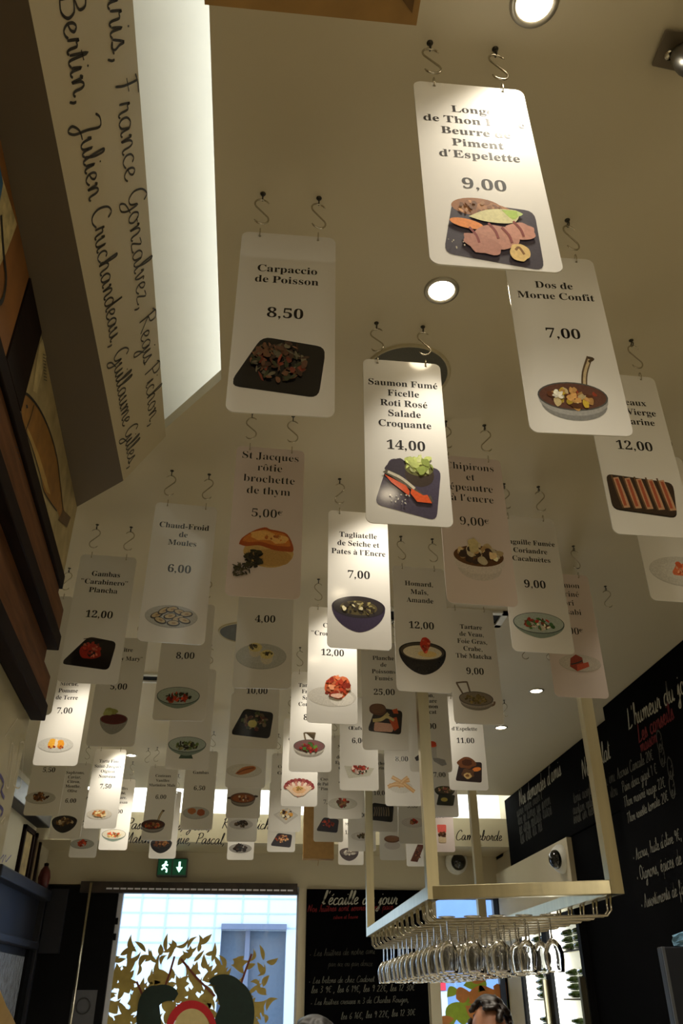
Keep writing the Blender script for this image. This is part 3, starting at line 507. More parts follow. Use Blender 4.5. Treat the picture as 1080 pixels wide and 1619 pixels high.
def f_chip(p): p.ell(0, -.45, .85, .5, (206, 196, 190)); p.ell(0, -.2, .98, .5, (216, 206, 200)); p.ell(0, .02, .98, .42, (96, 60, 30)); p.bits(40, 0, .1, .85, .34, .17, [(222, 196, 150), (196, 160, 110), (240, 224, 190), (60, 40, 34)], 1.6); p.blob(-.2, .42, .2, .28, (206, 190, 140), .2)
def f_hom(p): p.bowl((20, 19, 24), (70, 62, 54), 1.0, .42); p.ell(0, -.04, .82, .3, (216, 206, 180)); p.ell(.2, -.1, .4, .14, (226, 196, 130)); p.blob(.14, .3, .2, .36, (196, 50, 30), .2); p.bits(12, .16, .28, .16, .3, .08, [(226, 100, 70), (160, 30, 20)])
def f_gb(cols, n=50, **k):
    def g(p): p.gbowl(**k); p.bits(n, 0, -.06, .56, .22, .09, cols, 2.4)
    return g
def f_tatar(p): p.plate(.42, (204, 196, 188)); p.poly([(-.5, -.2), (-.42, .2), (-.14, .4), (.14, .26), (.16, .0), (-.2, -.4)], (150, 56, 40)); p.poly([(-.16, -.1), (.4, .06), (.42, -.16), (-.2, -.42)], (196, 84, 60)); p.line([(-.44, -.1), (-.1, .0), (.14, .12)], .06, (60, 50, 50))
def f_crab(p): p.ell(-.1, -.22, 1, .42, (206, 202, 194)); p.ell(.3, -.3, .5, .3, (226, 222, 214)); p.blob(.12, .2, .52, .5, (206, 96, 56), .16); p.bits(60, .12, .2, .46, .46, .1, [(222, 120, 76), (180, 60, 34), (236, 160, 120), (150, 44, 26)]); p.blob(.1, -.2, .24, .1, (236, 190, 170), .2)
def f_eggc(p):
    p.plate(.52, (184, 186, 182))
    for x, y in ((-.25, .26), (.22, -.02)): p.ell(x, y - .08, .24, .24, (214, 206, 184)); p.ell(x, y + .08, .27, .18, (220, 206, 140)); p.bits(10, x, y + .1, .2, .1, .06, [(120, 110, 50), (70, 60, 34)])
def f_tveau(p): p.pan('two', (158, 150, 140), (128, 116, 100)); p.bits(50, 0, -.02, .6, .26, .09, [(120, 104, 60), (150, 130, 80), (86, 76, 44)])
def f_plan(p): p.tile((34, 24, 24), .3, .75); p.blob(-.4, .62, .5, .34, (96, 62, 42), .06); p.blob(-.4, .66, .42, .26, (112, 76, 50), .05); p.rquad([(-.66, -.62), (.4, -.66), (.5, -.2), (-.6, -.1)], .12, (206, 160, 140)); p.poly([(.2, .1), (.5, -.6), (.76, -.4), (.66, .2)], (196, 84, 44)); p.poly([(.4, .62), (.7, .7), (.76, .4), (.5, .4)], (206, 90, 46)); p.line([(-.7, -.02), (-.2, .06), (.2, .4)], .2, (196, 178, 120)); p.line([(-.3, 0), (.1, .2), (.5, .0)], .16, (206, 190, 130))
def f_pomme(p): p.plate(.44); p.blob(-.22, .06, .22, .28, (240, 176, 60), .1); p.blob(.26, .02, .22, .26, (236, 160, 50), .1); p.blob(.02, .06, .1, .24, (240, 220, 190), .2); p.bits(8, -.2, -.16, .2, .08, .05, [(180, 70, 30)]); p.bits(8, .28, -.14, .2, .08, .05, [(190, 80, 30)])
def f_mary(p): p.bowl((150, 148, 142), (120, 30, 30), 1.1, .4); p.blob(-.3, .5, .5, .3, (150, 152, 84), .25); p.ell(0, 0, .88, .34, (84, 24, 26)); p.blob(-.5, .44, .3, .2, (170, 172, 110), .3)
def f_lem(p): p.tile((16, 15, 18), .36, .7); p.bits(70, .05, .1, .62, .44, .1, [(110, 90, 66), (70, 80, 46), (150, 130, 100), (90, 50, 40)], 3); p.blob(.0, -.05, .22, .18, (200, 190, 110), .06)
def f_pan1(p): p.pan('up', (190, 184, 172), (120, 84, 84)); p.bits(50, 0, -.06, .6, .24, .11, [(150, 44, 40), (180, 60, 44), (70, 110, 50), (120, 40, 36), (96, 130, 56)], 2)
def f_eufs(p): p.rquad([(-.7, -.5), (.7, -.3), (1, .2), (-1, .34)], .06, (196, 194, 180)); p.bits(50, .05, .1, .55, .26, .12, [(170, 50, 36), (226, 200, 190), (196, 80, 56), (60, 60, 40)])
def f_cyl(p): p.poly([(-1, -.5), (-.6, -.2), (-.1, -.3), (-.3, -.6), (-.9, -.7)], (70, 66, 70)); p.poly([(.1, -.4), (.9, -.6), (1, -.9), (.7, -1), (.2, -.7)], (150, 150, 152)); p.poly([(-.1, -.5), (.4, -.5), (.42, .3), (-.12, .3)], (196, 194, 192)); p.ell(.15, .3, .28, .12, (226, 90, 50)); p.blob(.15, .42, .27, .16, (206, 70, 40), .1)
def f_beef(p): p.rquad([(-1, -.8), (.86, -.92), (1, .56), (-.6, .6)], .16, (46, 34, 38)); p.blob(-.1, .5, .66, .42, (110, 66, 40), .12); p.blob(-.08, .52, .36, .24, (72, 40, 28), .1); p.ell(.58, .04, .32, .15, (226, 130, 60), rot=.2); p.blob(-.05, -.3, .44, .36, (90, 62, 44), .2); p.blob(-.1, -.44, .28, .22, (196, 164, 110), .12); p.blob(-.12, -.42, .14, .1, (120, 80, 44), .12)
def f_scal(p):
    n = 11
    for i in range(n):
        a = math.pi * (.02 + .96 * i / (n - 1)); p.ell(.85 * math.cos(a), .0 + .45 * math.sin(a), .17, .17, (130, 50, 56) if i % 2 else (150, 74, 70)); p.line([(0, -.6), (.8 * math.cos(a), .4 * math.sin(a))], .16, (236, 214, 196) if i % 2 else (200, 140, 126))
    p.poly([(-.9, 0), (-.3, -.56), (.3, -.56), (.9, 0), (.5, .1), (-.5, .1)], (226, 196, 170)); p.blob(0, -.16, .42, .24, (222, 176, 130), .15); p.bits(14, 0, -.1, .2, .14, .07, [(150, 120, 56), (190, 150, 80)])
def f_fry(p):
    p.ell(0, -.2, .8, .42, (206, 204, 196))
    for a, b in (((-.9, -.2), (.6, .3)), ((-.6, .5), (.9, -.5)), ((-.2, -.2), (.5, .5)), ((-.8, -.1), (.2, -.1))): p.line([a, ((a[0] + b[0]) / 2, (a[1] + b[1]) / 2 + .06), b], .26, (206, 160, 106)); p.line([a, ((a[0] + b[0]) / 2, (a[1] + b[1]) / 2 + .1), b], .1, (226, 190, 140))
def f_two(p): p.plate(.48, (176, 176, 172)); p.blob(-.34, .12, .32, .24, (176, 110, 62), .08); p.blob(.36, .02, .3, .26, (160, 84, 48), .08)
def f_pan2(c): 
    def g(p): p.pan('long', (140, 136, 132), (70, 40, 34)); p.bits(40, 0, -.04, .7, .24, .12, c, 1.8)
    return g
def f_fish(p): p.plate(.4, (206, 202, 190)); p.poly(crom([(-.5, -.2), (-.1, .16), (.5, .26), (.66, .1), (.3, -.14), (-.2, -.26), (-.5, -.2)], 3), (180, 110, 54)); p.line([(-.4, -.16), (.1, .06), (.56, .16)], .08, (130, 70, 34))
def f_soup(p): p.pan('ears', (140, 132, 120), (120, 74, 50)); p.ell(0, -.02, .8, .3, (150, 84, 44)); p.bits(16, .1, 0, .5, .2, .1, [(110, 50, 30), (206, 190, 160), (170, 110, 60)])
def f_gen(cols, n=36, pc=(200, 198, 192), sx=.5, sy=.24, sz=.12, h=.42):
    def g(p): p.plate(h, pc); p.bits(n, 0, .04, sx, sy, sz, cols)
    return g
def f_bowl(cols, c=(26, 24, 28), inner=(40, 36, 38)):
    def g(p): p.bowl(c, inner, .95, .44); p.bits(36, 0, -.05, .66, .24, .13, cols)
    return g
def f_tile(cols, n=50, c=(38, 34, 46), sk=.4, sx=.55, sy=.3): 
    def g(p): p.tile(c, sk, .66); p.bits(n, .05, .14, sx, sy, .12, cols, 3)
    return g
def f_sq(cols):
    def g(p): p.rquad([(0, -.8), (1, -.05), (.1, .55), (-1, -.0)], .1, (196, 192, 186)); p.rquad([(0, -.6), (.78, -.03), (.08, .42), (-.78, .0)], .1, (212, 208, 200)); p.bits(46, 0, .06, .5, .34, .13, cols, 2)
    return g
def f_ban(p):
    p.tile((18, 18, 20), .2, .75)
    for i in range(7): p.line([(-.55 + i * .18, .4), (-.5 + i * .18, .1), (-.58 + i * .19, -.32)], .08, (140, 124, 104))
def f_dbl(p): p.bowl((30, 32, 26), (70, 66, 50), .7, .4); p.bits(24, 0, 0, .6, .24, .12, [(150, 84, 70), (96, 110, 56), (196, 160, 130)]); p.rquad([(-.9, -1.5), (.76, -1.55), (1, -.5), (-.6, -.4)], .16, (28, 34, 28)); p.ell(-.1, -.95, .34, .2, (176, 160, 80))
def f_ice(p): p.rquad([(-.5, -1.3), (.5, -1.3), (.62, 1), (-.62, 1)], .2, (214, 196, 180)); p.rquad([(-.55, .1), (.55, .1), (.62, 1.2), (-.62, 1.2)], .2, (226, 100, 92)); p.bits(24, 0, -.1, .5, .3, .16, [(70, 40, 26), (110, 66, 40)]); p.rquad([(-.46, -1.2), (.46, -1.2), (.5, -.5), (-.5, -.5)], .16, (206, 184, 150))
def f_plank(p): p.poly([(-.9, -.9), (-.1, -1), (.75, .95), (.0, 1)], (84, 40, 22)); p.bits(40, -.05, 0, .34, .7, .1, [(120, 60, 34), (60, 26, 16), (150, 96, 60)], 3)
def f_roll(p): p.ell(0, -.6, .9, .5, (196, 190, 188)); p.ell(0, .1, .9, .42, (96, 58, 26)); p.ell(-.02, .16, .8, .32, (130, 84, 44))
# ------------------------------------------------------------------ hanging menu cards
CW, CH, CR = .143, .348, .0115
ZB = 1.6 + 4.37 * W; ZT = ZB + CH; HX = .0445
def outline(wd, h, r, n=6):
    pts = []
    for cx, cy, a0 in ((wd / 2 - r, h - r, 0), (-wd / 2 + r, h - r, 90), (-wd / 2 + r, r, 180), (wd / 2 - r, r, 270)):
        for i in range(n + 1): a = R(a0 + 90 * i / n); pts.append((cx + r * math.cos(a), cy + r * math.sin(a)))
    return pts
def card_data():
    bm = bmesh.new(); edges = []
    def loop(pts):
        vs_ = [bm.verts.new((x, 0, z)) for x, z in pts]
        for i in range(len(vs_)): edges.append(bm.edges.new((vs_[i], vs_[(i + 1) % len(vs_)])))
    loop(outline(CW, CH, CR))
    for s in (-1, 1): loop([(s * HX + .0022 * math.cos(t), CH - .0075 + .0022 * math.sin(t)) for t in (2 * math.pi * k / 10 for k in range(10))])
    r = bmesh.ops.triangle_fill(bm, use_beauty=True, use_dissolve=False, edges=edges)
    fs = [g for g in r['geom'] if isinstance(g, bmesh.types.BMFace)]
    ex = bmesh.ops.extrude_face_region(bm, geom=fs)
    bmesh.ops.translate(bm, vec=(0, .002, 0), verts=[g for g in ex['geom'] if isinstance(g, bmesh.types.BMVert)])
    bmesh.ops.recalc_face_normals(bm, faces=bm.faces)
    me = bpy.data.meshes.new('card'); bm.to_mesh(me); bm.free(); return me
CARD = {}
for k, m in (('g', M_CARD), ('p', M_CARDP)):
    me = card_data(); me.materials.append(m); CARD[k] = me
# S hook, screw eye and split ring: built once, copied for every card
def s_pts():
    a = []
    r = .0115
    for i in range(11): t = R(25 + 190 * i / 10); a.append((r * math.cos(t), .0165 + r * math.sin(t)))
    for i in range(11): t = R(35 - 190 * i / 10); a.append((r * math.cos(t), -.0165 + r * math.sin(t)))
    return [(x, 0, z) for x, z in a]
tmp = MB().tube(s_pts(), [.0008] + [.0014] * 20 + [.0008], 7).build('s_hook', M_STEEL, None, True, (0, 0, 0)); HOOK = tmp.data; bpy.data.objects.remove(tmp)
tmp = MB().tube([(.0042 * math.sin(t), 0, -.0105 - .0042 * math.cos(t)) for t in (2 * math.pi * i / 14 for i in range(15))], .0011, 6).tube([(0, 0, -.007), (0, 0, 0)], .0012, 6).lathe([(.0045, 0), (.004, -.0015), (.0013, -.002)], (0, 0, 0), 12).build('screw_eye', M_IRON, None, True, (0, 0, 0)); EYE_ME = tmp.data; bpy.data.objects.remove(tmp)
tmp = MB().tube([(0, .0035 * math.cos(t), .0085 * math.sin(t)) for t in (2 * math.pi * i / 16 for i in range(17))], .0009, 6).build('ring', M_STEEL, None, True, (0, 0, 0)); RING = tmp.data; bpy.data.objects.remove(tmp)
rnd = random.Random(5)
def hook_at(x, y, yaw, flip, lab):
    e = bpy.data.objects.new('screw_eye', EYE_ME); COL.objects.link(e); e.location = (x, y, ZC); e.rotation_euler = (0, 0, yaw + R(90))
    props(e, 'screw eye in the ceiling over ' + lab, 'screw eye', 'screw eyes in the ceiling')
    h = bpy.data.objects.new('s_hook', HOOK); COL.objects.link(h); h.location = (x, y, ZC - .0425); h.rotation_euler = (0, 0, yaw + (math.pi if flip else 0) + R(rnd.uniform(-14, 14)))
    props(h, 'steel S-hook holding ' + lab, 'hook', 'S-hooks under the ceiling')
DEFYAW = R(-2)
def sign(bl, br, lines, ly, price, py, pic, pc, short, label, style='g', flip=False, yaw=None, tilt=0, em=None):
    """bl, br: bottom corners in the photograph; ly: first and last baseline; py: price; pc: picture centre and half width"""
    A, B = at_z(*bl, ZB), at_z(*br, ZB); c = (A + B) / 2
    if yaw is None: yaw = math.atan2(B.y - A.y, B.x - A.x)
    ux = Vector((math.cos(yaw), math.sin(yaw), 0)); n = Vector((math.sin(yaw), -math.cos(yaw), 0)); uz = Vector((0, 0, 1))
    top = Vector((c.x, c.y, ZT)); base = Vector((c.x, c.y, ZB))
    if tilt: uz = (Vector((0, 0, 1)) - n * math.tan(tilt)).normalized(); n = ux.cross(uz); base = top - uz * CH
    def loc(px, py_): p = at_pl(px, py_, base, n); d = p - base; return d.dot(ux), d.dot(uz)
    t = thing('menu_sign', base, label, 'menu card', 'hanging menu cards'); t.rotation_euler = (0, 0, 0)
    Mx = Matrix((ux, -n, uz)).transposed().to_4x4()
    def part(o): o.parent = t; o.matrix_local = Mx; return o
    o = bpy.data.objects.new('card', CARD[style]); COL.objects.link(o); part(o)
    Z = -.0002
    if ly is None: ly = (.87, .87 - .062 * (len(lines) - 1)); v0, v1 = ly[0] * CH - .006, ly[1] * CH - .006
    else: v0, v1 = loc(bl[0], ly[0])[1] - .006, loc(bl[0], ly[1])[1] - .006
    off = 0 if style == 'g' else -.012
    V, Fc = [], []
    tx = [text2d(s, off) for s in lines]
    if em is None: em = min(.0205 if style == 'g' else .024, .128 / max([x[2] for x in tx] + [1]))
    for i, (tv, tf, wd) in enumerate(tx):
        v_ = v0 if len(lines) < 2 else v0 + (v1 - v0) * i / (len(lines) - 1); b = len(V)
        V += [(p[0] * em, Z, v_ + p[1] * em) for p in tv]; Fc += [tuple(k + b for k in f) for f in tf]
    if V: part(mesh('lettering', V, Fc, M_INK, None, False, (0, 0, 0)))
    if price:
        tv, tf, wd = text2d(price, off); pe = .0275; v_ = (loc(bl[0], py)[1] if py else .5 * CH) - .008
        part(mesh('price', [(p[0] * pe, Z, v_ + p[1] * pe) for p in tv], tf, M_INK, None, False, (0, 0, 0)))
    if pic:
        p = Pic(hash(short) if 0 else sum(ord(ch) * (i + 1) for i, ch in enumerate(short))); pic(p)
        if pc: (u, v_), hw, hh = loc(pc[0], pc[1]), abs(loc(pc[0] + pc[2], pc[1])[0] - loc(pc[0], pc[1])[0]), abs(loc(pc[0], pc[1] + pc[2])[1] - loc(pc[0], pc[1])[1])
        else: u, v_, hw, hh = 0, .2 * CH, .046, .05
        o = mesh('printed_picture', [(x * hw + u, Z - z, y * hh + v_) for x, y, z in p.V], p.F, M_PIC, None, False, (0, 0, 0))
        ca = o.data.color_attributes.new('ink', 'FLOAT_COLOR', 'CORNER')
        for f, cc in zip(o.data.polygons, p.C):
            k = lin([min(255, v9) for v9 in cc]) + (1,)
            for li in f.loop_indices: ca.data[li].color = k
        part(o)
    for s, nm_ in ((-1, 'left'), (1, 'right')):
        r = bpy.data.objects.new('ring', RING); COL.objects.link(r); r.parent = t
        r.location = ux * (s * HX) + uz * (CH - .0075 + .0075) ; r.rotation_euler = (0, 0, yaw)
        h = top + ux * (s * HX); hook_at(h.x, h.y, yaw, flip, 'the %s end of the %s card' % (nm_, short))
    return t
N0 = R(-1.5)
sign((678, 428), (887, 443), ["Longe", "de Thon Fumé", "Beurre de", "Piment", "d'Espelette"], (169, 240), '9,00', 286, f_tuna, (775, 368, 77), 'Longe de Thon', 'white menu card with sliced tuna on slate, 9,00, upper right, lamp glare on it', tilt=R(1.6))
sign((355, 650), (530, 660), ["Carpaccio", "de Poisson"], (420, 437), '8,50', 490, f_carp, (441, 577, 74), 'Carpaccio', 'menu card reading Carpaccio de Poisson with a black square dish, 8,50')
sign((842, 683), (1000, 690), ["Dos de", "Morue Confit"], (450, 467), '7,00', 526, f_cod, (906, 628, 55), 'Dos de Morue', 'menu card reading Dos de Morue Confit with a long-handled pan, 7,00')
sign((578, 826), (718, 834), ["Saumon Fumé", "Ficelle", "Roti Rosé", "Salade", "Croquante"], (603, 667), '14,00', 701, f_salm, (647, 772, 55), 'Saumon Fumé', 'brightly lit menu card reading Saumon Fumé Ficelle with orange salmon on slate')
sign((965, 843), (1107, 852), ["Couteaux", "Grillés Ail, Beurre", "Persil, Gremoulade"][:1] + ["Sauce Vierge", "Mandarine"], (634, 664), '12,00', 703, f_raz, (1017, 783, 52), 'razor clam', 'menu card with razor clams on a dark plate, 12,00, at the right edge', yaw=None)
sign((1022, 948), (1148, 957), ["Crevettes", "Mayonnaise"], None, '9,00', None, f_shr, (1080, 903, 52), 'shrimp', 'menu card with pink shrimps on a white plate, cut by the right edge')
sign((217, 1013), (322, 1020), ["Chaud-Froid", "de", "Moules"], (826, 853), '6,00', 895, f_mus, (271, 974, 42), 'Chaud-Froid', 'menu card reading Chaud-Froid de Moules with mussels on a plate, 6,00', flip=True)
sign((88, 1078), (188, 1083), ["Gambas", "“Carabinero“", "Plancha"], (903, 929), '12,00', 968, f_gam, (141, 1031, 41), 'Gambas', 'menu card reading Gambas Carabinero Plancha with a red prawn on black, 12,00', flip=True)
sign((356, 941), (474, 948), ["St Jacques", "rôtie", "brochette", "de thym"], (718, 773), '5,00€', 808, f_stj, (421, 872, 46), 'St Jacques', 'satin menu card reading St Jacques rôtie with a browned scallop and thyme, 5,00', 'p', em=.0265)
sign((515, 1023), (622, 1029), ["Tagliatelle", "de Seiche et", "Pates à l'Encre"], (843, 870), '7,00', 906, f_tag, (567, 960, 42), 'Tagliatelle', 'lit menu card reading Tagliatelle de Seiche with a dark purple bowl, 7,00', flip=True)
sign((705, 952), (822, 960), ["Chipirons", "et", "épeautre", "à l'encre"], (736, 786), '9,00€', 822, f_chip, (757, 880, 40), 'Chipirons', 'pinkish menu card reading Chipirons et épeautre with a bowl of squid, 9,00', 'p', flip=True, em=.0255)
sign((626, 1092), (718, 1097), ["Homard,", "Maïs,", "Amande"], (921, 947), '12,00', 987, f_hom, (668, 1030, 37), 'Homard', 'menu card reading Homard, Maïs, Amande with a black bowl and red claw, 12,00')
sign((808, 1029), (913, 1035), ["Anguille Fumée", "Coriandre", "Cacahuètes"], (856, 882), '9,00', 922, f_gb([(170, 50, 36), (70, 110, 60), (226, 214, 190), (120, 60, 40)]), (852, 985, 40), 'Anguille Fumée', 'menu card reading Anguille Fumée with salad in a wide glass bowl, 9,00', flip=True)
sign((878, 1101), (964, 1105), ["Saumon", "mariné", "tori", "wasabi"], (925, 967), '7,00€', 997, f_tatar, (917, 1048, 33), 'Saumon mariné', 'satin menu card reading Saumon mariné with pink seared salmon, lamp glint on it', 'p', em=.024)
sign((484, 1142), (566, 1146), ["Crabe,", "“Croustillant“"], (987, 1000), '12,00', 1030, f_crab, (529, 1093, 38), 'Crabe', 'lit menu card with a golden crab croustillant on a white plate, 12,00')
sign((366, 1087), (461, 1090), ["Œufs Mimosa", "Anchois"], (925, 940), '4,00', 978, f_eggc, (413, 1037, 40), 'stuffed egg', 'menu card with two stuffed eggs on a plate, 4,00, below the St Jacques card', yaw=N0)
sign((714, 1143), (803, 1147), ["Tartare", "de Veau,", "Foie Gras,", "Crabe,", "Thé Matcha"], (990, 1036), '9,00', 1060, f_tveau, (753, 1105, 27), 'Tartare de Veau', 'menu card reading Tartare de Veau with a two-handled steel pan, 9,00')
sign((572, 1184), (648, 1188), ["Planche", "de", "Poissons", "Fumés"], (1040, 1072), '25,00', 1094, f_plan, (609, 1139, 28), 'Planche', 'menu card reading Planche de Poissons Fumés with sliced fish on black, 25,00', yaw=N0)
sign((50, 1208), (122, 1213), ["Accras de", "Morue,", "Pomme", "de Terre"], (1069, 1102), '7,00', 1123, f_pomme, (88, 1177, 28), 'Pomme de Terre', 'brightly lit menu card reading Pomme de Terre with two yellow pieces, 7,00', yaw=N0, flip=True)
sign((134, 1179), (213, 1181), ["Huître", "“Bloody Mary“"], (1026, 1040), '5,00', 1085, f_mary, (180, 1137, 22), 'Bloody Mary', 'shaded menu card reading Bloody Mary with a cup of red drink, 5,00', yaw=N0, flip=True)
sign((239, 1138), (325, 1141), ["Salade", "de Crabe"], None, '8,00', 1036, f_gb(REDS + [(30, 40, 24), (50, 60, 34)]), (282, 1100, 34), 'red salad', 'menu card with red salad in a glass bowl, 8,00, below Chaud-Froid', yaw=N0, flip=True)
sign((362, 1183), (440, 1185), ["Couteaux", "Citron"], None, '10,00', 1092, f_lem, (399, 1143, 33), 'lemon dish', 'menu card with shellfish and lemon on a black square dish, 10,00', yaw=N0)
sign((259, 1216), (330, 1218), ["Tartare", "d'Avocat"], None, '7,50', None, f_gb([(90, 110, 60), (60, 70, 40), (150, 150, 96), (40, 34, 26)], base=True), (296, 1177, 30), 'green salad', 'menu card with green salad in a footed glass bowl, below the red salad card', yaw=N0)
sign((455, 1219), (525, 1222), ["Tartare de", "Fraises,", "Salade,", "Coriandre"], (1083, 1113), '8,00', 1134, f_pan1, (489, 1180, 25), 'steel pan', 'lit menu card with a steel pan of red and green salad, handle upright', yaw=N0)
sign((536, 1249), (600, 1251), ["Œufs de", "Saumon"][:1], (1151, 1152), '6,00', 1171, f_eufs, (568, 1219, 24), 'Œufs de', 'menu card reading Œufs de with red roe on a glass square plate, 6,00', yaw=N0)
sign((647, 1219), (717, 1222), ["Thon,", "Tartare", "Saumon", "Avocat"], (1099, 1125), '9,00', 1148, f_cyl, (680, 1186, 25), 'avocat', 'menu card behind the rack post with a red topped cup in foil', yaw=N0)
sign((711, 1248), (773, 1251), ["Boeuf", "Piment", "d'Espelette"], (1131, 1152), '11,00', 1171, f_beef, (741, 1217, 22), 'd\'Espelette', 'menu card reading d\'Espelette with roast beef on a dark slate, 11,00', yaw=N0)
sign((442, 1274), (503, 1276), ["Salade", "de Coquille"], (1157, 1168), '6,00', None, f_scal, (473, 1245, 24), 'scallop shell', 'lit menu card with a striped scallop shell, below the steel pan card', yaw=N0)
sign((608, 1273), (668, 1276), ["Beignets", "de Seiche"], None, '8,00', 1200, f_fry, (634, 1240, 23), 'fried sticks', 'menu card with crossed fried sticks on a plate, 8,00', yaw=N0)
sign((284, 1311), (335, 1313), ["Raviole", "Céleri,", "Gambas"], (1200, 1221), '6,50', 1246, f_two, (310, 1285, 21), 'two balls', 'menu card with two browned balls on a grey plate, 6,50', yaw=N0)
sign((222, 1328), (271, 1330), ["Couteaux", "Vanilles", "Marinière Maïs"], (1226, 1241), '6,00', 1260, f_pan2(REDS + BRN), (242, 1304, 19), 'long-handled small pan', 'menu card reading Couteaux Vanilles with a long-handled pan, 6,00, above the dark bowl', yaw=N0, flip=True)
sign((354, 1244), (420, 1247), ["Filet", "de Rouget"], None, '8,50', None, f_fish, (386, 1218, 28), 'fish fillet', 'menu card with a browned fish fillet on an oval plate', yaw=N0)
sign((356, 1293), (411, 1295), ["Soupe", "de Poisson"], None, '6,00', None, f_soup, (384, 1262, 20), 'soup pot', 'menu card with a soup pot, directly below the fish fillet card', yaw=N0)
sign((358, 1330), (405, 1332), ["Bulots"], None, '5,00', None, f_gen([(60, 44, 34), (110, 90, 70), (40, 30, 26)], pc=(196, 192, 190)), (381, 1303, 19), 'whelk plate', 'menu card with a plate of dark whelks, below the soup pot card', yaw=N0)
sign((357, 1359), (402, 1360), ["Moules", "Noires"], None, '6,00', None, f_gen([(34, 26, 24), (56, 40, 34), (24, 20, 20)], 40, (150, 146, 142), .56, .26, .14), (380, 1341, 18), 'dark mussel', 'shaded menu card with dark food on a plate, lowest below the whelk card', yaw=N0)
sign((232, 1357), (279, 1358), ["Ragoût"], None, '7,00', None, f_bowl(BRN), (255, 1333, 17), 'dark bowl', 'shaded menu card with a dark bowl, just above the green exit sign', yaw=N0)
sign((130, 1309), (184, 1311), ["Tarte Fine", "Saint-Jacques,", "Oignon", "Nouveau"], (1203, 1227), '7,50', 1243, f_gen([(220, 170, 110), (240, 210, 160), (180, 110, 60)], 40, (212, 206, 194), .5, .2), (157, 1287, 20), 'Tarte Fine', 'brightly lit menu card reading Tarte Fine Saint-Jacques, 7,50', yaw=N0)
sign((153, 1343), (202, 1345), ["Nouilles", "Seiche,", "Tartare,", "Parmesan"], (1246, 1268), '8,00', 1283, f_gb([(206, 90, 50), (226, 196, 130), (120, 80, 40)], 30, c=(214, 208, 190)), (180, 1319, 19), 'glass dish', 'lit menu card with a shallow glass dish, half behind the Tarte Fine card', yaw=N0)
sign((33, 1288), (95, 1291), ["Moules", "Farcies"], None, '5,50', 1217, f_gen(BRN + [(60, 40, 30)], 30, (186, 184, 176)), (64, 1261, 24), 'left plate', 'shaded menu card with a brown dish on a plate, 5,50, at the far left', yaw=N0, flip=True)
sign((75, 1325), (128, 1327), ["Saphrons,", "Caviar,", "Citron,", "Menthe,", "Olive"], (1221, 1250), '6,00', 1266, f_bowl([(110, 80, 44), (180, 160, 120), (70, 50, 34)]), (102, 1298, 20), 'black bowl', 'shaded menu card with a black bowl, 6,00, left of the Tarte Fine card', yaw=N0)
sign((107, 1355), (152, 1357), ["Poulpe"], None, '7,00', None, f_gen(REDS, 30, (160, 160, 154), .3, .26), (130, 1334, 19), 'red heap', 'shaded menu card with a small red heap on a plate, lower left', yaw=N0)
sign((425, 1314), (475, 1316), ["Couscous", "Calamars"], (1212, 1222), '7,00', None, f_sq([(206, 150, 70), (240, 226, 200), (60, 40, 34), (226, 190, 110)]), (452, 1288, 20), 'square white plate', 'lit menu card with a diamond white plate, below the scallop shell card', yaw=N0)
sign((421, 1346), (467, 1348), ["Poulpe", "Grillé"], None, '9,00', None, f_tile([(150, 70, 44), (220, 170, 120), (110, 50, 34)], 40, (46, 42, 52)), (445, 1328, 17), 'charcoal slate', 'lit menu card with food on a charcoal slate, lowest of the bright column', yaw=N0)
sign((516, 1293), (574, 1296), ["Salade", "Tiède", "de Thon", "Epinards", "Crabe"], (1180, 1214), '7,00', 1240, f_gen(REDS + BRN + [(60, 80, 40)], 36, (196, 194, 184), .36, .3), (542, 1270, 23), 'stacked salad', 'menu card with a stacked red and green salad on a pale plate', yaw=N0)
sign((495, 1330), (543, 1332), ["Crevettes", "de Palourdes", "“Pimiento“"], (1232, 1247), '7,00', 1268, f_tile(REDS, 26, (44, 36, 48)), (518, 1304, 18), 'red on slate', 'menu card with red food on a dark slate, in front of the kraft bag', yaw=N0)
sign((580, 1314), (627, 1316), ["Anchois", "Marinés"], None, '10,00', 1254, f_ban, (603, 1284, 20), 'anchovy', 'menu card with silver fish strips on a black dish, beside the far rack post', yaw=N0)
sign((633, 1333), (676, 1335), ["Tartare"], None, '9,00', None, f_gen(REDS + BRN, 26, (206, 200, 196), .26, .16), (654, 1300, 19), 'small tartare', 'menu card with a small red tartare on a white plate and a lamp glint', yaw=N0)
sign((536, 1367), (574, 1368), ["Moules"], (1303, 1304), '12,00', 1316, f_bowl([(206, 200, 190), (150, 140, 130)], (70, 60, 64), (90, 80, 80)), (552, 1347, 15), 'small dark pot', 'menu card with a small dark pot, low beside the kraft bag', yaw=N0)
sign((553, 1345), (592, 1347), ["Huîtres"], None, '6,00', None, f_gen([(120, 90, 50), (80, 70, 40)], 26, (204, 200, 194), .34, .24), (571, 1322, 16), 'oyster', 'menu card with a small brown dish, behind the far rack post', yaw=N0)
sign((601, 1359), (642, 1361), ["Crème"], None, '5,00', None, f_roll, (620, 1328, 14), 'brown custard', 'menu card with a brown topped white cup and a lamp glint above', yaw=N0)
sign((641, 1369), (685, 1371), ["Terrine"], None, '9,00', None, f_plank, (661, 1349, 14), 'brown terrine', 'menu card with a slanted brown terrine strip, left of the near rack post', yaw=N0)
sign((673, 1291), (725, 1293), ["Assiette", "Fumée"], None, '7,00', 1225, f_dbl, (703, 1249, 16), 'two black dishes', 'menu card with two stacked black dishes, right of the near rack post, 7,00', yaw=N0)
sign((676, 1346), (720, 1348), ["Sorbet"], None, '6,00', None, f_ice, (699, 1318, 12), 'pink sorbet', 'pinkish lit menu card with a glass of pink sorbet, right of the near rack post', 'p', yaw=N0)
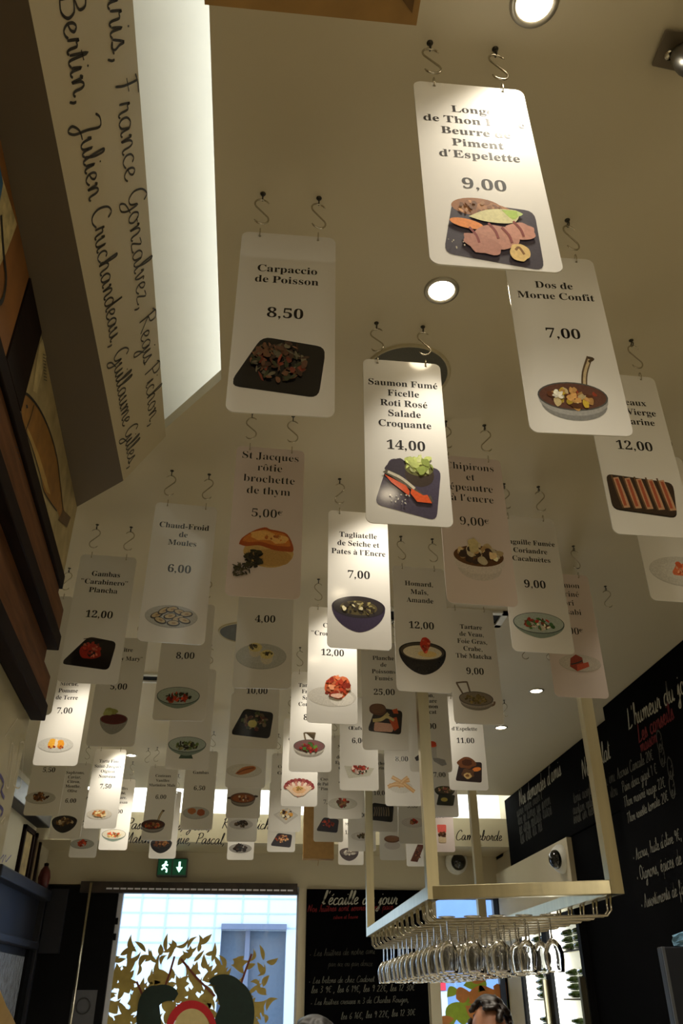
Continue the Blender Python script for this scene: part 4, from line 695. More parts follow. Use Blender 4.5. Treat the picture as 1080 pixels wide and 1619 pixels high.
sign((-6, 1128), (80, 1131), ["Boutargue"], (985, 986), '9,00', 1040, f_gen(BRN), None, 'half hidden', 'shaded menu card half hidden behind the wooden shelf at left', yaw=N0, flip=True)
for px, py, fl, lb in ((957, 927, True, 'no card, right, near the shrimp card'), (797, 1107, True, 'no card, above the farther small spotlight'), (828, 1012, True, 'no card, left one below the Anguille card'), (866, 1014, True, 'no card, right one below the Anguille card'), (235, 1183, True, 'no card, above the Couteaux Vanilles card'), (277, 1218, True, 'no card, left of the two balls card')):
    p = at_z(px, py, ZC); hook_at(p.x, p.y, 0, fl, lb)
bpy.data.objects.remove(GOB)
# ------------------------------------------------------------------ kraft bags
def bag(c, wd, h, dp, label):
    x, y, z = c; t = thing('paper_bag', c, label, 'paper bag', 'kraft bags hung among the cards')
    b = MB(); a, d = wd / 2, dp / 2
    prof = [(0, 1), (.5, .9), (1, .25)]
    V = [(x - a, y - d, z), (x + a, y - d, z), (x + a, y + d, z), (x - a, y + d, z), (x - a, y - d, z + h * .6), (x + a, y - d, z + h * .6), (x + a, y + d, z + h * .6), (x - a, y + d, z + h * .6), (x - a, y - .004, z + h), (x + a, y - .004, z + h), (x + a, y + .004, z + h), (x - a, y + .004, z + h), (x - a + .02, y, z + h * .5), (x + a - .02, y, z + h * .5)]
    Fc = [(0, 3, 2, 1), (0, 1, 5, 4), (2, 3, 7, 6), (4, 5, 9, 8), (6, 7, 11, 10), (8, 9, 10, 11), (1, 2, 13), (1, 13, 5), (2, 6, 13), (5, 13, 9), (6, 10, 13), (9, 13, 10), (3, 0, 12), (0, 4, 12), (7, 3, 12), (4, 8, 12), (11, 7, 12), (8, 11, 12)]
    mesh('bag', V, Fc, M_KRAFT, t)
    MB().add([(x + a * .0, y - d * .9, z - .0008), (x + a * .94, y - d * .55, z - .0008), (x + a * .94, y + d * .8, z - .0008)], [(0, 2, 1)]).build('fold', mat('kraft_dark', (104, 76, 40), .8, var=.1), t)
    MB().tube([(x, y, z), (x + .001, y, z - .012), (x - .001, y, z - .03)], .0016, 6).build('string', mat('twine', (150, 120, 70), .8), t, True)
    MB().tube([(x - .03, y, z + h), (x - .028, y, ZC - .064)], .0012, 6).tube([(x + .03, y, z + h), (x + .028, y, ZC - .064)], .0012, 6).build('cord', MATS['twine'], t, True)
    for s in (-1, 1): hook_at(x + s * .028, y, 0, False, 'the %s end of the %s' % ('left' if s < 0 else 'right', 'near kraft bag' if y < 2 else 'far kraft bag'))
A, B = at_z(328, 12, ZB), at_z(655, 36, ZB); bag(((A.x + B.x) / 2, (A.y + B.y) / 2 - .045, ZB), .165, .33, .09, 'brown kraft paper bag seen from below at the top edge')
A = at_z(503, 1359, ZB); bag((A.x, A.y, ZB), .165, .33, .06, 'brown kraft paper bag hanging far back behind the slate card')
# ------------------------------------------------------------------ back wall fittings
def wallbox(t, name, px0, py0, px1, py1, y, d, m, bv=.003):
    a, b = at_y(px0, py1, y), at_y(px1, py0, y)
    return bevel(MB().box((a.x, y - d, a.z), (b.x, y, b.z)).build(name, m, t), bv)
a = at_y(272, 1385, BACK); t = thing('exit_sign', (a.x, BACK - .06, a.z), 'green lit emergency exit sign with white figures on the header wall', 'exit sign')
p0, p1 = at_y(247, 1385, BACK - .06), at_y(297, 1357, BACK - .06); xm = (p0.x + p1.x) / 2; zh = p1.z - p0.z
bevel(MB().box((p0.x, BACK - .06, p0.z), (p1.x, BACK, p1.z)).build('housing', mat('sign_grey', (70, 74, 70), .5), t), .003)
for k, (xa_, xb_) in enumerate(((p0.x + .006, xm - .004), (xm + .004, p1.x - .006))):
    pn_ = MB().box((xa_, BACK - .063, p0.z + .008), (xb_, BACK - .06, p1.z - .006)).build('panel', mat('sign_green', (6, 66, 40), .4, emit=(0, 70, 40), estr=.35), t)
    cx, cz, r = (xa_ + xb_) / 2, (p0.z + p1.z) / 2, zh * .3
    y_ = BACK - .0638
    mw = mat('sign_white', (230, 255, 245), .4, emit=(190, 255, 235), estr=2.2)
    if k == 0:
        b = MB().lathe([(.0001, 0), (r * .24, 0)], (cx + r * .15, y_, cz + r * .85), 14, (0, 1, 0))
        for A_, B_ in (((0, .6), (-.1, -.1)), ((-.1, -.1), (-.6, -.5)), ((-.1, -.1), (.45, -.4)), ((.45, -.4), (.4, -1)), ((0, .5), (.6, .3)), ((0, .5), (-.55, .15))):
            b.bar((cx + A_[0] * r, y_, cz + A_[1] * r), (cx + B_[0] * r, y_, cz + B_[1] * r), .0012, r * .3, Vector((0, 0, 1)) if abs(A_[0] - B_[0]) > .3 else Vector((1, 0, 0)))
        b.build('running_figure', mw, pn_)
    else:
        b = MB(); V = [(cx - r * .2, y_, cz + r), (cx + r * .2, y_, cz + r), (cx + r * .2, y_, cz), (cx + r * .65, y_, cz), (cx, y_, cz - r), (cx - r * .65, y_, cz), (cx - r * .2, y_, cz)]
        b.add(V, [tuple(range(7))]).build('arrow', mw, pn_)
# black domes on white bases
def dome(c, ax, label, r=.052):
    c = Vector(c); ax = Vector(ax).normalized(); t = thing('wall_speaker', c, label, 'speaker', 'black dome speakers on white bases')
    MB().lathe([(r * 1.5, 0), (r * 1.52, .012), (r * 1.3, .03), (r * .9, .036)], c, 32, ax).build('base', MATS['white_plastic'], t, True)
    MB().lathe([(r, .03)] + [(r * math.cos(a_), .034 + r * .8 * math.sin(a_)) for a_ in (R(10 * i) for i in range(0, 9))] + [(.0001, .034 + r * .8)], c, 32, ax).build('dome', mat('gloss_black', (8, 8, 10), .08, coat=.6), t, True)
pd = at_y(722, 1362, BACK - .02); dome((pd.x, BACK, pd.z), (.25, -1, -.15), 'glossy black dome speaker on the back wall below the lettered bulkhead')
ps = at_x(889, 1358, XR - .06); dome((XR - .06, ps.y, ps.z), (-1, -.25, -.1), 'glossy black dome speaker on the white panel of the right wall', .045)
# white panel on the right wall carrying the second dome
z0, z1 = 2.0, 1.6 + .70
struct(MB().box((XR - .06, at_x(903, 1380, XR - .06).y, z0), (XR + .0, FY + .22, z1)).build('trim_5', M_WALL))
# window valance with dashes
pv0, pv1 = at_y(128, 1412, BACK), at_y(470, 1400, BACK)
t = thing('window_blind', (pv0.x, BACK - .05, pv0.z), 'dark rolled blind case with a row of pale dashes above the window', 'blind')
MB().box((pv0.x, BACK - .05, pv0.z), (pv1.x, BACK - .004, pv1.z + .005)).build('case', mat('blind_dark', (44, 34, 28), .6, var=.5, scale=14), t)
b = MB(); n = 27
for i in range(n): x = pv0.x + .16 + (pv1.x - pv0.x - .18) * i / n; b.box((x, BACK - .054, pv0.z + .018), (x + .035, BACK - .05, pv0.z + .027))
b.build('trim_dashes', mat('pale_bead', (225, 225, 235), .3), t)
# window 1
wz0 = .95
def pane(name, x0, x1, z0_, z1_, y):
    return MB().box((x0, y, z0_), (x1, y + .006, z1_)).build(name, M_PANE)
M_PANE = bpy.data.materials.new('window_glass'); M_PANE.use_nodes = True; nt = M_PANE.node_tree
nt.nodes.remove(nt.nodes['Principled BSDF']); g1 = nt.nodes.new('ShaderNodeBsdfTransparent'); g2 = nt.nodes.new('ShaderNodeBsdfGlossy'); g2.inputs['Roughness'].default_value = .01
mxs = nt.nodes.new('ShaderNodeMixShader'); fr = nt.nodes.new('ShaderNodeFresnel'); fr.inputs[0].default_value = 1.25
nt.links.new(fr.outputs[0], mxs.inputs[0]); nt.links.new(g1.outputs[0], mxs.inputs[1]); nt.links.new(g2.outputs[0], mxs.inputs[2]); nt.links.new(mxs.outputs[0], nt.nodes['Material Output'].inputs[0])
x0, x1 = bx(178), bx(472)
win = struct(pane('window_1', x0, x1, .3, ZH, BACK + .04))
fm = mat('pale_frame', (200, 204, 214), .4)
b = MB().box((x0, BACK + .02, .3), (x0 + .045, BACK + .06, ZH)).box((x1 - .012, BACK + .02, .3), (x1, BACK + .06, ZH)).box((x0, BACK + .02, ZH - .045), (x1, BACK + .06, ZH - .03))
wf = b.build('frame', fm, win)
hz = [at_y(182, yy, BACK).z for yy in (1455, 1480)]
b = MB()
for z_ in hz: b.box((x0 + .012, BACK + .0, z_ - .022), (x0 + .034, BACK + .02, z_ + .014))
b.build('hinge', M_BLACKP, wf)
win2 = struct(pane('window_2', bx(690), bx(812), .3, ZH, BACK + .05))
MB().box((bx(690), BACK + .02, ZH - .06), (bx(812), BACK + .06, ZH)).box((bx(793, 1560), BACK + .02, .3), (bx(801, 1560), BACK + .07, ZH)).box((bx(805, 1560), BACK + .02, .3), (bx(812, 1560), BACK + .07, ZH)).build('frame', mat('steel_blue', (70, 84, 116), .4), win2)
# leaf stickers on window 1 (one cut vinyl sheet)
rl = random.Random(11)
def leaf(V, Fc, x, z, L, wd, a, y):
    n = 9; top, bot = [], []
    bend = rl.uniform(-1.3, 1.3)
    for i in range(n + 1):
        t_ = i / n; h = wd * math.sin(math.pi * t_ ** .8); cx_, cz_ = t_ * L, bend * L * t_ * (1 - t_)
        top.append((cx_, cz_ + h)); bot.append((cx_, cz_ - h))
    pts = top + bot[1:-1][::-1]; b_ = len(V)
    V += [(x + p_[0] * math.cos(a) - p_[1] * math.sin(a), y, z + p_[0] * math.sin(a) + p_[1] * math.cos(a)) for p_ in pts]; Fc.append(tuple(range(b_, b_ + len(pts))))
V, Fc = [], []
def tree(px): # upper limit of the foliage
    return 1520 - 25 * math.sin((px - 150) / 90.0) - (18 if 280 < px < 350 else 0)
m_leaf = mat('olive_vinyl', (168, 146, 74), .6, var=.12, scale=25)
i = 0
while i < 300:
    px = rl.uniform(150, 425); py = rl.uniform(1490, 1700); lim = tree(px)
    if py < lim - 2: continue
    i += 1; p = at_y(px, py, BACK); y_ = BACK + .036 - .00004 * (i % 60)
    leaf(V, Fc, p.x, p.z, rl.uniform(.05, .11), rl.uniform(.009, .018), rl.uniform(.2, 2.9), y_)
for px in range(165, 425, 9):
    for py in range(1555, 1720, 16):
        if rl.random() < .3:
            p = at_y(px + rl.uniform(-4, 4), py, BACK); leaf(V, Fc, p.x - .05, p.z, rl.uniform(.09, .14), rl.uniform(.022, .04), rl.uniform(0, 3), BACK + .0372 + .00003 * (px % 30))
dec = mesh('leaf_sticker', V, Fc, m_leaf); props(dec, 'olive leaf pattern sticker filling the lower window pane', 'window sticker')
V, Fc = [], []
def stick(p_list, wd):
    pts = [at_y(*p_, BACK + .0325) for p_ in p_list]; b_ = len(V)
    d_ = (pts[-1] - pts[0]).normalized(); nn = Vector((-d_.z, 0, d_.x)) * wd
    for p_ in pts: V.extend([p_ + nn, p_ - nn])
    for k in range(len(pts) - 1): Fc.append((b_ + 2 * k, b_ + 2 * k + 1, b_ + 2 * k + 3, b_ + 2 * k + 2))
for l in ([(258, 1568), (268, 1540), (276, 1512)], [(286, 1516), (310, 1545), (340, 1575)], [(378, 1565), (388, 1535), (398, 1508)], [(216, 1552), (232, 1588)]): stick(l, .006)
mesh('twigs', V, Fc, mat('twig_red', (110, 50, 34), .6), dec)
# green and red emblem on the window
def ring2(cx, cy, rx, ry, wd, a0, a1, y):
    n = 22; o_, i_ = [], []
    for k in range(n + 1):
        a = R(a0 + (a1 - a0) * k / n); tp = math.sin(math.pi * k / n) ** .5 * .6 + .4
        o_.append(at_y(cx + (rx + wd * tp / 2) * math.cos(a), cy - (ry + wd * tp / 2) * math.sin(a), y)); i_.append(at_y(cx + (rx - wd * tp / 2) * math.cos(a), cy - (ry - wd * tp / 2) * math.sin(a), y))
    n1 = n + 1; return o_ + i_, [(k, k + 1, n1 + k + 1, n1 + k) for k in range(n)]
c = at_y(310, 1640, BACK + .03)
t = thing('window_emblem', c, 'dark green and red ring emblem on the window glass', 'window sticker')
b = MB()
for args in ((262, 1618, 34, 48, 30, 60, 200), (372, 1606, 14, 40, 34, -60, 120), (352, 1575, 30, 26, 18, 10, 130), (248, 1600, 20, 34, 22, 80, 230)): b.add(*ring2(*args, BACK + .031 - .0002 * len(b.V) / 46))
b.add([at_y(x_, y_, BACK + .0315) for x_, y_ in ((338, 1560), (360, 1546), (384, 1570), (391, 1600), (384, 1660), (330, 1680), (336, 1620), (348, 1590))], [tuple(range(8))])
b.add([at_y(x_, y_, BACK + .0312) for x_, y_ in ((222, 1680), (230, 1590), (244, 1565), (252, 1590), (262, 1680))], [tuple(range(5))])
b.build('green_leaves', mat('green_vinyl', (8, 34, 27), .5, var=.2), t)
MB().add(*ring2(303, 1634, 36, 46, 13, 0, 200, BACK + .0295)).build('red_ring', mat('red_vinyl', (190, 24, 34), .5), t)
V, Fc = ring2(303, 1634, 15, 20, 34, 0, 360, BACK + .0292); MB().add([at_y(303 + 30 * math.cos(k * .3), 1634 - 40 * math.sin(k * .3), BACK + .03) for k in range(21)], [tuple(range(21))]).build('centre', mat('cream_vinyl', (206, 186, 130), .6), t)
# leaf stickers on window 2
V, Fc = [], []; V2, F2 = [], []
for i in range(46):
    px, py = rl.uniform(702, 800), rl.uniform(1525, 1660); p = at_y(px, py, BACK)
    if rl.random() < .6: leaf(V, Fc, p.x, p.z, rl.uniform(.08, .2), rl.uniform(.02, .045), rl.uniform(0, 6.2), BACK + .046 - .00005 * i)
    else: leaf(V2, F2, p.x, p.z, rl.uniform(.08, .16), rl.uniform(.025, .045), rl.uniform(0, 6.2), BACK + .045 - .00005 * i)
d2 = mesh('leaf_sticker', V, Fc, mat('lime_vinyl', (168, 196, 60), .6, var=.1)); props(d2, 'lime green and orange leaf sticker on the small right window', 'window sticker')
mesh('orange_leaves', V2, F2, mat('orange_vinyl', (216, 140, 74), .6, var=.1), d2)
# ------------------------------------------------------------------ street outside
M_FAC = mat('white_panel', (225, 230, 236), .5, var=.02, scale=2)
FYD = 11.0
t = thing('building', at_y(320, 1619, FYD), 'white panelled building across the street seen through the left window', 'building')
fa, fb = at_y(60, 1619, FYD), at_y(560, 1300, FYD)
wx0, wx1, wzt = at_y(350, 1470, FYD).x, at_y(453, 1470, FYD).x, at_y(400, 1470, FYD).z
MB().box((fa.x, FYD, -1), (wx0, FYD + .3, fb.z + 1)).box((wx1, FYD, -1), (fb.x + 1.5, FYD + .3, fb.z + 1)).box((wx0, FYD, wzt), (wx1, FYD + .3, fb.z + 1)).build('wall', M_FAC, t)
b = MB(); jm = mat('panel_joint', (190, 204, 220), .6)
for px in (190, 222, 262, 301, 340, 383, 424): x_ = at_y(px, 1450, FYD).x; b.box((x_ - .01, FYD - .01, wzt if px > 345 else -1), (x_ + .01, FYD, fb.z + 1))
for py in (1419, 1443, 1466, 1490, 1514): z_ = at_y(250, py, FYD).z; b.box((fa.x, FYD - .008, z_ - .008), (wx0 if z_ < wzt else fb.x, FYD, z_ + .008))
b.build('panel_joints', jm, t)
MB().box((wx0, FYD + .2, -1), (wx1, FYD + .25, wzt)).build('window', mat('street_glass', (96, 110, 128), .15), t)
MB().box((wx0, FYD - .06, wzt), (wx1, FYD + .02, wzt + .06)).box((at_y(388, 1480, FYD).x, FYD + .1, -1), (at_y(390, 1480, FYD).x + .04, FYD + .2, wzt)).build('window_frame', mat('frame_grey', (110, 118, 140), .5), t)
t = thing('building', at_y(740, 1619, 9.5), 'blue and white shop front with a red sign seen through the right window', 'building')
aa, ab = at_y(670, 1640, 9.5), at_y(880, 1400, 9.5)
MB().box((aa.x, 9.5, -1), (ab.x, 9.8, ab.z + .5)).build('wall', mat('shop_blue', (120, 150, 200), .5, var=.1, scale=3), t)
r0, r1 = at_y(686, 1566, 9.45), at_y(703, 1553, 9.45); MB().box((r0.x, 9.4, r0.z), (r1.x, 9.5, r1.z)).build('red_sign', mat('sign_red', (226, 40, 60), .5), t)
r0, r1 = at_y(684, 1640, 9.45), at_y(706, 1567, 9.45); MB().box((r0.x, 9.42, r0.z), (r1.x, 9.5, r1.z)).build('white_board', M_FAC, t)
struct(MB().box((-6, BACK + .2, -.3), (8, 16, -.2)).build('ground', mat('pavement', (170, 170, 168), .8, var=.1, scale=3)))
# ------------------------------------------------------------------ chalkboards
def chalk(name, o, ux, uz, n, items, parent, k=1.0):
    for (P, s_, sc, m, wd, sl) in items:
        V, Fc = [], []; hv = hand(s_, wd, sl, 3, .25, random.Random(len(s_) * 7)); d_ = sc - P; sc_ = abs(d_.dot(ux)) / hv[2]
        ux_ = (ux * abs(d_.dot(ux)) + uz * d_.dot(uz)).normalized()
        x0 = 0
        for wrd in s_.split(' '):
            if wrd:
                V, Fc = [], []; hw_ = hand(wrd, wd, sl, 3, .25, random.Random(len(s_) * 7 + len(wrd)))
                add_line(V, Fc, hw_, P + n * .0008 + ux_ * (x0 * sc_), ux_, uz, sc_)
                mesh('red_word' if m is M_RED else 'written_word', V, Fc, m, parent); x0 += hw_[2]
            x0 += 2.75
# centre board
c0, c1 = at_y(485, 1406, BACK), at_y(676, 1700, BACK)
t = thing('chalkboard', ((c0.x + c1.x) / 2, BACK - .02, .9), 'black chalkboard headed L\'écaille du jour between the two windows', 'chalkboard')
MB().box((c0.x, BACK - .02, .9), (bx(673, 1500), BACK - .001, c0.z)).build('board', M_BLACK, t)
def cb(px, py): return at_y(px, py, BACK - .021)
XU, ZU = Vector((1, 0, 0)), Vector((0, 0, 1))
it = [(cb(509, 1430), "l'écaille du jour", cb(628, 1429), M_CHALK, .7, .3), (cb(486, 1442), "Nos huîtres sont servies avec pain", cb(622, 1438), M_RED, .8, .2), (cb(527, 1453), "citron et beurre", cb(566, 1452), M_RED, .8, .2),
      (cb(489, 1512), "* Les huîtres de notre ami", cb(593, 1508), M_CHALKD, .6, .2), (cb(519, 1528), "par six ou par douze", cb(589, 1527), M_CHALKD, .5, .2),
      (cb(488, 1555), "* Les belons de chez Cadoret", cb(592, 1552), M_CHALKM, .5, .2), (cb(492, 1570), "les 3 9€ , les 6 19€, les 9 22€, les 12 30€", cb(656, 1566), M_CHALKM, .6, .2), (cb(491, 1589), "* Les huîtres creuses n 3 de Charles Rouger,", cb(647, 1584), M_CHALKM, .5, .2), (cb(539, 1612), "les 6 16€, les 9 22€, les 12 30€", cb(657, 1605), M_CHALKM, .6, .2)]
chalk('w', Vector((0, BACK - .02, 0)), XU, ZU, Vector((0, -1, 0)), it, t)
# right wall boards: text runs towards the camera
YU = Vector((0, -1, 0)); NW = Vector((-1, 0, 0))
x2 = XR - .04
f0 = at_x(803, 1320, x2).y
t = thing('chalkboard', (x2, 4.6, 2.31), 'black chalkboard along the ceiling at the far end of the right wall', 'chalkboard')
MB().box((x2, 3.45, 1.6 + .705), (XR - .021, f0, ZC - .002)).build('board', M_BLACK, t)
def cr(px, py): return at_x(px, py, x2 - .001)
it = [(cr(822, 1275), "Nos demandes d'amis", cr(888, 1225), M_CHALK, .7, .15), (cr(922, 1232), "Notre plat", cr(966, 1197), M_CHALK, .7, .15)]
for k, (a_, b_) in enumerate((((818, 1292), (858, 1263)), ((820, 1305), (871, 1271)), ((822, 1320), (873, 1286)), ((824, 1335), (858, 1312)))): it.append((cr(*a_), squig(k, 20 if k < 3 else 14), cr(*b_), M_CHALKD, .8, .1))
for k, (a_, b_) in enumerate((((908, 1270), (976, 1233)), ((907, 1288), (978, 1256)), ((908, 1303), (945, 1284)))): it.append((cr(*a_), squig(k + 9, 24 if k < 2 else 15), cr(*b_), M_CHALKD, .8, .1))
chalk('w', Vector((x2, 0, 0)), YU, ZU, NW, it, t)
struct(MB().box((XR - .035, 2.0, 0), (XR, at_x(903, 1380, XR - .035).y, 1.6 + .70)).build('trim_7', M_BLACK))
x1b = at_z(953, 1118, ZC).x; f1 = at_z(953, 1118, ZC).y
t = thing('chalkboard', (x1b, 2.6, 1.2), 'large black chalkboard headed L\'humeur du jour at the right edge', 'chalkboard')
MB().box((x1b, 1.2, .9), (x1b + .03, f1, ZC - .002)).build('board', M_BLACK, t)
MB().box((x1b + .03, 1.2, .9), (XR - .021, f1, ZC - .002)).build('box', M_BLACK, t)
def cc(px, py): return at_x(px, py, x1b - .001)
it = [(cc(994, 1154), "L'humeur du jour", cc(1100, 1084), M_CHALK, .7, .1), (cc(1010, 1174), "Les conseils", cc(1067, 1136), M_RED, .9, .1), (cc(1014, 1190), "maison", cc(1040, 1172), M_RED, .8, .1),
      (cc(977, 1232), "Accras Cancale 20€", cc(1034, 1200), M_CHALKM, .7, .1), (cc(985, 1253), "Pain doux gigot 18€", cc(1040, 1222), M_CHALKM, .7, .1), (cc(988, 1277), "Thon mariné rouge 22€", cc(1053, 1243), M_CHALKM, .7, .1), (cc(993, 1302), "Thon rosette tomate 20€", cc(1058, 1265), M_CHALKM, .7, .1),
      (cc(1002, 1361), "* Accras, huile d'olive 9€, vinaigre", cc(1110, 1312), M_CHALKM, .7, .1), (cc(1008, 1393), "* Oignons, épices de saison", cc(1108, 1355), M_CHALKM, .7, .1), (cc(1015, 1437), "* Assortiments de fines tranches", cc(1130, 1396), M_CHALKM, .7, .1)]
for px, py in ((1041, 1191), (1045, 1214), (1058, 1234), (1061, 1264)):
    it.append((cc(px, py), 'O', cc(px + 10, py - 5), M_CHALKD, .5, .1)); it.append((cc(px + 2, py - 5), 'e2', cc(px + 9, py - 9), M_CHALKD, .8, .1))
chalk('w', Vector((x1b, 0, 0)), YU, ZU, NW, it[:1], t); chalk('w', Vector((x1b, 0, 0)), YU, ZU, NW, it[1:], t)
# ------------------------------------------------------------------ steel rack with glasses
D0 = 2.3
pNL = at_y(684, 1412, D0); zr = pNL.z
pNR = at_z(972, 1403, zr); pFL = at_z(586, 1474, zr); pFR = pNR + (pFL - pNL)
t = thing('glass_rack', (pNL.x, pNL.y, zr), 'brushed steel glass rack hanging from the ceiling on four square posts', 'glass rack')
PW = .032
for c in (pNL, pNR, pFL, pFR): MB().bar((c.x, c.y, zr - PW / 2), (c.x, c.y, ZC), PW, PW).build('post', M_FRAME, t)
for a, b in ((pNL, pNR), (pFL, pFR), (pNL, pFL), (pNR, pFR)): bevel(MB().bar(a, b, PW, PW).build('frame_bar', M_FRAME, t), .0015)
ex = (pNR - pNL); ey = (pFL - pNL); exn, eyn = ex.normalized(), ey.normalized()
zw = zr - .06
NR_ = 14; GS = .64
for i in range(NR_ * 2):
    u = (i // 2 + .5) / NR_ + (-.009 if i % 2 else .009); a = pNL + ey * (u) ; b = pNR + ey * u
    pts = [a + Vector((0, 0, -PW / 2)), a + Vector((0, 0, zw - zr + .012)) + exn * .002, a + Vector((0, 0, zw - zr)) + exn * .014, b + Vector((0, 0, zw - zr)) - exn * .014, b + Vector((0, 0, zw - zr + .012)) - exn * .002, b + Vector((0, 0, -PW / 2))]
    MB().tube(pts, .0032, 6).build('wire_rail', M_STEEL, t, True)
# wine glass, hanging bowl down: foot on the rails
def lp(prof): return prof
foot = [(.0001, .0), (.034, .0), (.036, -.0012), (.034, -.003), (.008, -.0065), (.0045, -.010)]
stem = [(.0045, -.010), (.0036, -.03), (.0036, -.075), (.006, -.086)]
bowl_o = [(.006, -.086), (.018, -.094), (.032, -.112), (.039, -.138), (.039, -.16), (.034, -.195), (.0325, -.203)]
bowl_i = [(.0315, -.203), (.0328, -.195), (.0375, -.16), (.0375, -.138), (.0305, -.113), (.016, -.0965), (.0001, -.092)]
gd = {}
for nm_, pr in (('foot', foot), ('stem', stem), ('bowl', bowl_o + bowl_i)):
    o = MB().lathe([(r_ * GS, h_ * GS) for r_, h_ in pr], (0, 0, 0), 24).build(nm_, M_GLASS, None, True, (0, 0, 0)); gd[nm_] = o.data; bpy.data.objects.remove(o)
proto = None
gz = zw + .0032 + .0065 * GS
rows = []
for i in range(NR_):
    for j in range(5):
        u = (i + .5) / NR_; vv = .1 + .142 * j
        p = pNL + ey * u + ex * vv; rows.append(Vector((p.x + rnd.uniform(-.003, .003), p.y, gz)))
GL = 'clear stemmed wine glass hanging upside down in the rows of the steel rack'
for p in rows:
    if proto is None:
        proto = thing('wine_glass', p, GL, 'wine glass', 'wine glasses hanging in the rack')
        for nm_ in ('foot', 'stem', 'bowl'):
            o = bpy.data.objects.new(nm_, gd[nm_]); COL.objects.link(o); o.parent = proto
    else:
        r_ = proto.copy(); COL.objects.link(r_); r_.location = p; r_.rotation_euler = (R(rnd.uniform(-2, 2)), R(rnd.uniform(-2, 2)), rnd.uniform(0, 3))
        for ch in list(proto.children): c_ = ch.copy(); COL.objects.link(c_); c_.parent = r_
# ------------------------------------------------------------------ wine fridges in the right wall
def fridge(y0, y1, label):
    xf = XR - .05; zt, zb_ = 1.98, .1
    t = thing('wine_fridge', (xf, (y0 + y1) / 2, zb_), label, 'wine fridge', 'lit wine fridges along the right wall')
    xb = xf + .0; dep = .04
    MB().box((xf - .02, y0, zb_), (xf + .05, y0 + .04, zt)).box((xf - .02, y1 - .04, zb_), (xf + .05, y1, zt)).box((xf - .02, y0, zt - .05), (xf + .05, y1, zt)).box((xf - .02, y0, zb_), (xf + .05, y1, zb_ + .05)).build('frame', M_BLACKP, t)
    MB().box((xf + .035, y0 + .04, zb_ + .05), (xf + .048, y1 - .04, zt - .05)).build('back_panel', mat('fridge_white', (220, 220, 205), .5, emit=(235, 235, 210), estr=.55), t)
    MB().box((xf - .01, y1 - .13, zb_ + .05), (xf + .02, y1 - .07, zt - .05)).build('light_strip', mat('fridge_led', (255, 255, 250), .5, emit=(255, 255, 245), estr=5), t)
    for k in range(9): z_ = zb_ + .12 + k * .2; MB().box((xf - .005, y0 + .05, z_ - .012), (xf + .03, y1 - .05, z_ - .004)).build('shelf', M_STEEL, t)
    MB().box((xf - .045, y0 + .015, .9), (xf - .02, y0 + .04, 1.7)).build('handle', M_FRAME, t)
    return xf, zb_
bt = MB().lathe([(.0001, 0), (.034, 0), (.036, .004), (.036, .19), (.03, .22), (.014, .25), (.013, .3), (.0001, .3)], (0, 0, 0), 16, (0, 1, 0)); o = bt.build('bottle', mat('bottle_green', (60, 84, 30), .12, coat=.5), None, True, (0, 0, 0)); BOT = o.data; bpy.data.objects.remove(o)
ya, yb, yc = at_x(927, 1500, XR - .05).y, at_x(868, 1500, XR - .05).y, at_x(826, 1500, XR - .05).y
for (y0, y1, lb) in ((ya, yb, 'brightly lit glass wine fridge behind the rack, the nearer one'), (yb, yc + .02, 'lit wine fridge farther back, left of the brighter fridge')):
    xf, zb_ = fridge(y0, y1, lb)
    for k in range(4, 9):
        for j in range(8 if k < 8 else 6):
            o = bpy.data.objects.new('wine_bottle', BOT); COL.objects.link(o); o.scale = (.42, .8, .42); bs = (y1 - .14 - y0 - .05) / 2; o.scale = (.4, bs * .94 / .3, .4); o.location = (xf + .014, y0 + .052 + (j % 2) * bs, zb_ + .12 + k * .2 + .0125 + (j // 2) * .0305)
            props(o, 'dark green wine bottle lying in a fridge', 'wine bottle', 'bottles lying in the fridges')
# dark furniture at the lower right
t = thing('cabinet', (1.38, 2.9, 0), 'black cabinet column in the shadow at lower right', 'cabinet')
p = at_x(946, 1480, x1b); bevel(MB().box((x1b - .02, 2.3, 0), (XR - .037, at_x(935, 1480, x1b).y, .9)).build('body', M_BLACKP, t), .01)
bevel(MB().box((x1b - .03, 2.5, .25), (x1b - .02, 3.1, .8)).build('door', M_NAVY, t), .004)
pa, pb = at_y(1048, 1512, 2.4), at_y(1110, 1497, 2.4)
t = thing('till_screen', (pa.x + .1, 2.42, pa.z - .3), 'dark screen on a stand at the lower right edge', 'screen')
bevel(MB().box((pa.x, 2.4, pa.z - .34), (pa.x + .3, 2.43, pb.z)).build('panel', mat('screen_dark', (42, 44, 50), .3), t), .004)
MB().box((pa.x, 2.396, pa.z - .34), (pa.x + .008, 2.4, pb.z)).build('edge', mat('screen_edge', (130, 134, 140), .3, .6), t)
pq = at_y(1070, 1497, 2.42); t = thing('plastic_wrap', (pq.x + .03, 2.415, pq.z), 'crumpled pale blue plastic packet on top of the dark screen', 'packet')
b = MB(); rr = random.Random(3); V = []
for i in range(6):
    for j in range(5): V.append((pq.x + i * .02 - .01, 2.40 + .02 * rr.random(), pq.z + j * .009 * (1 - .08 * abs(i - 3)) + rr.uniform(0, .003)))
b.add(V, [(i * 5 + j, (i + 1) * 5 + j, (i + 1) * 5 + j + 1, i * 5 + j + 1) for i in range(5) for j in range(4)])
o = b.build('wrap', mat('blue_plastic', (130, 176, 210), .25), t); md = o.modifiers.new('s', 'SOLIDIFY'); md.thickness = .006
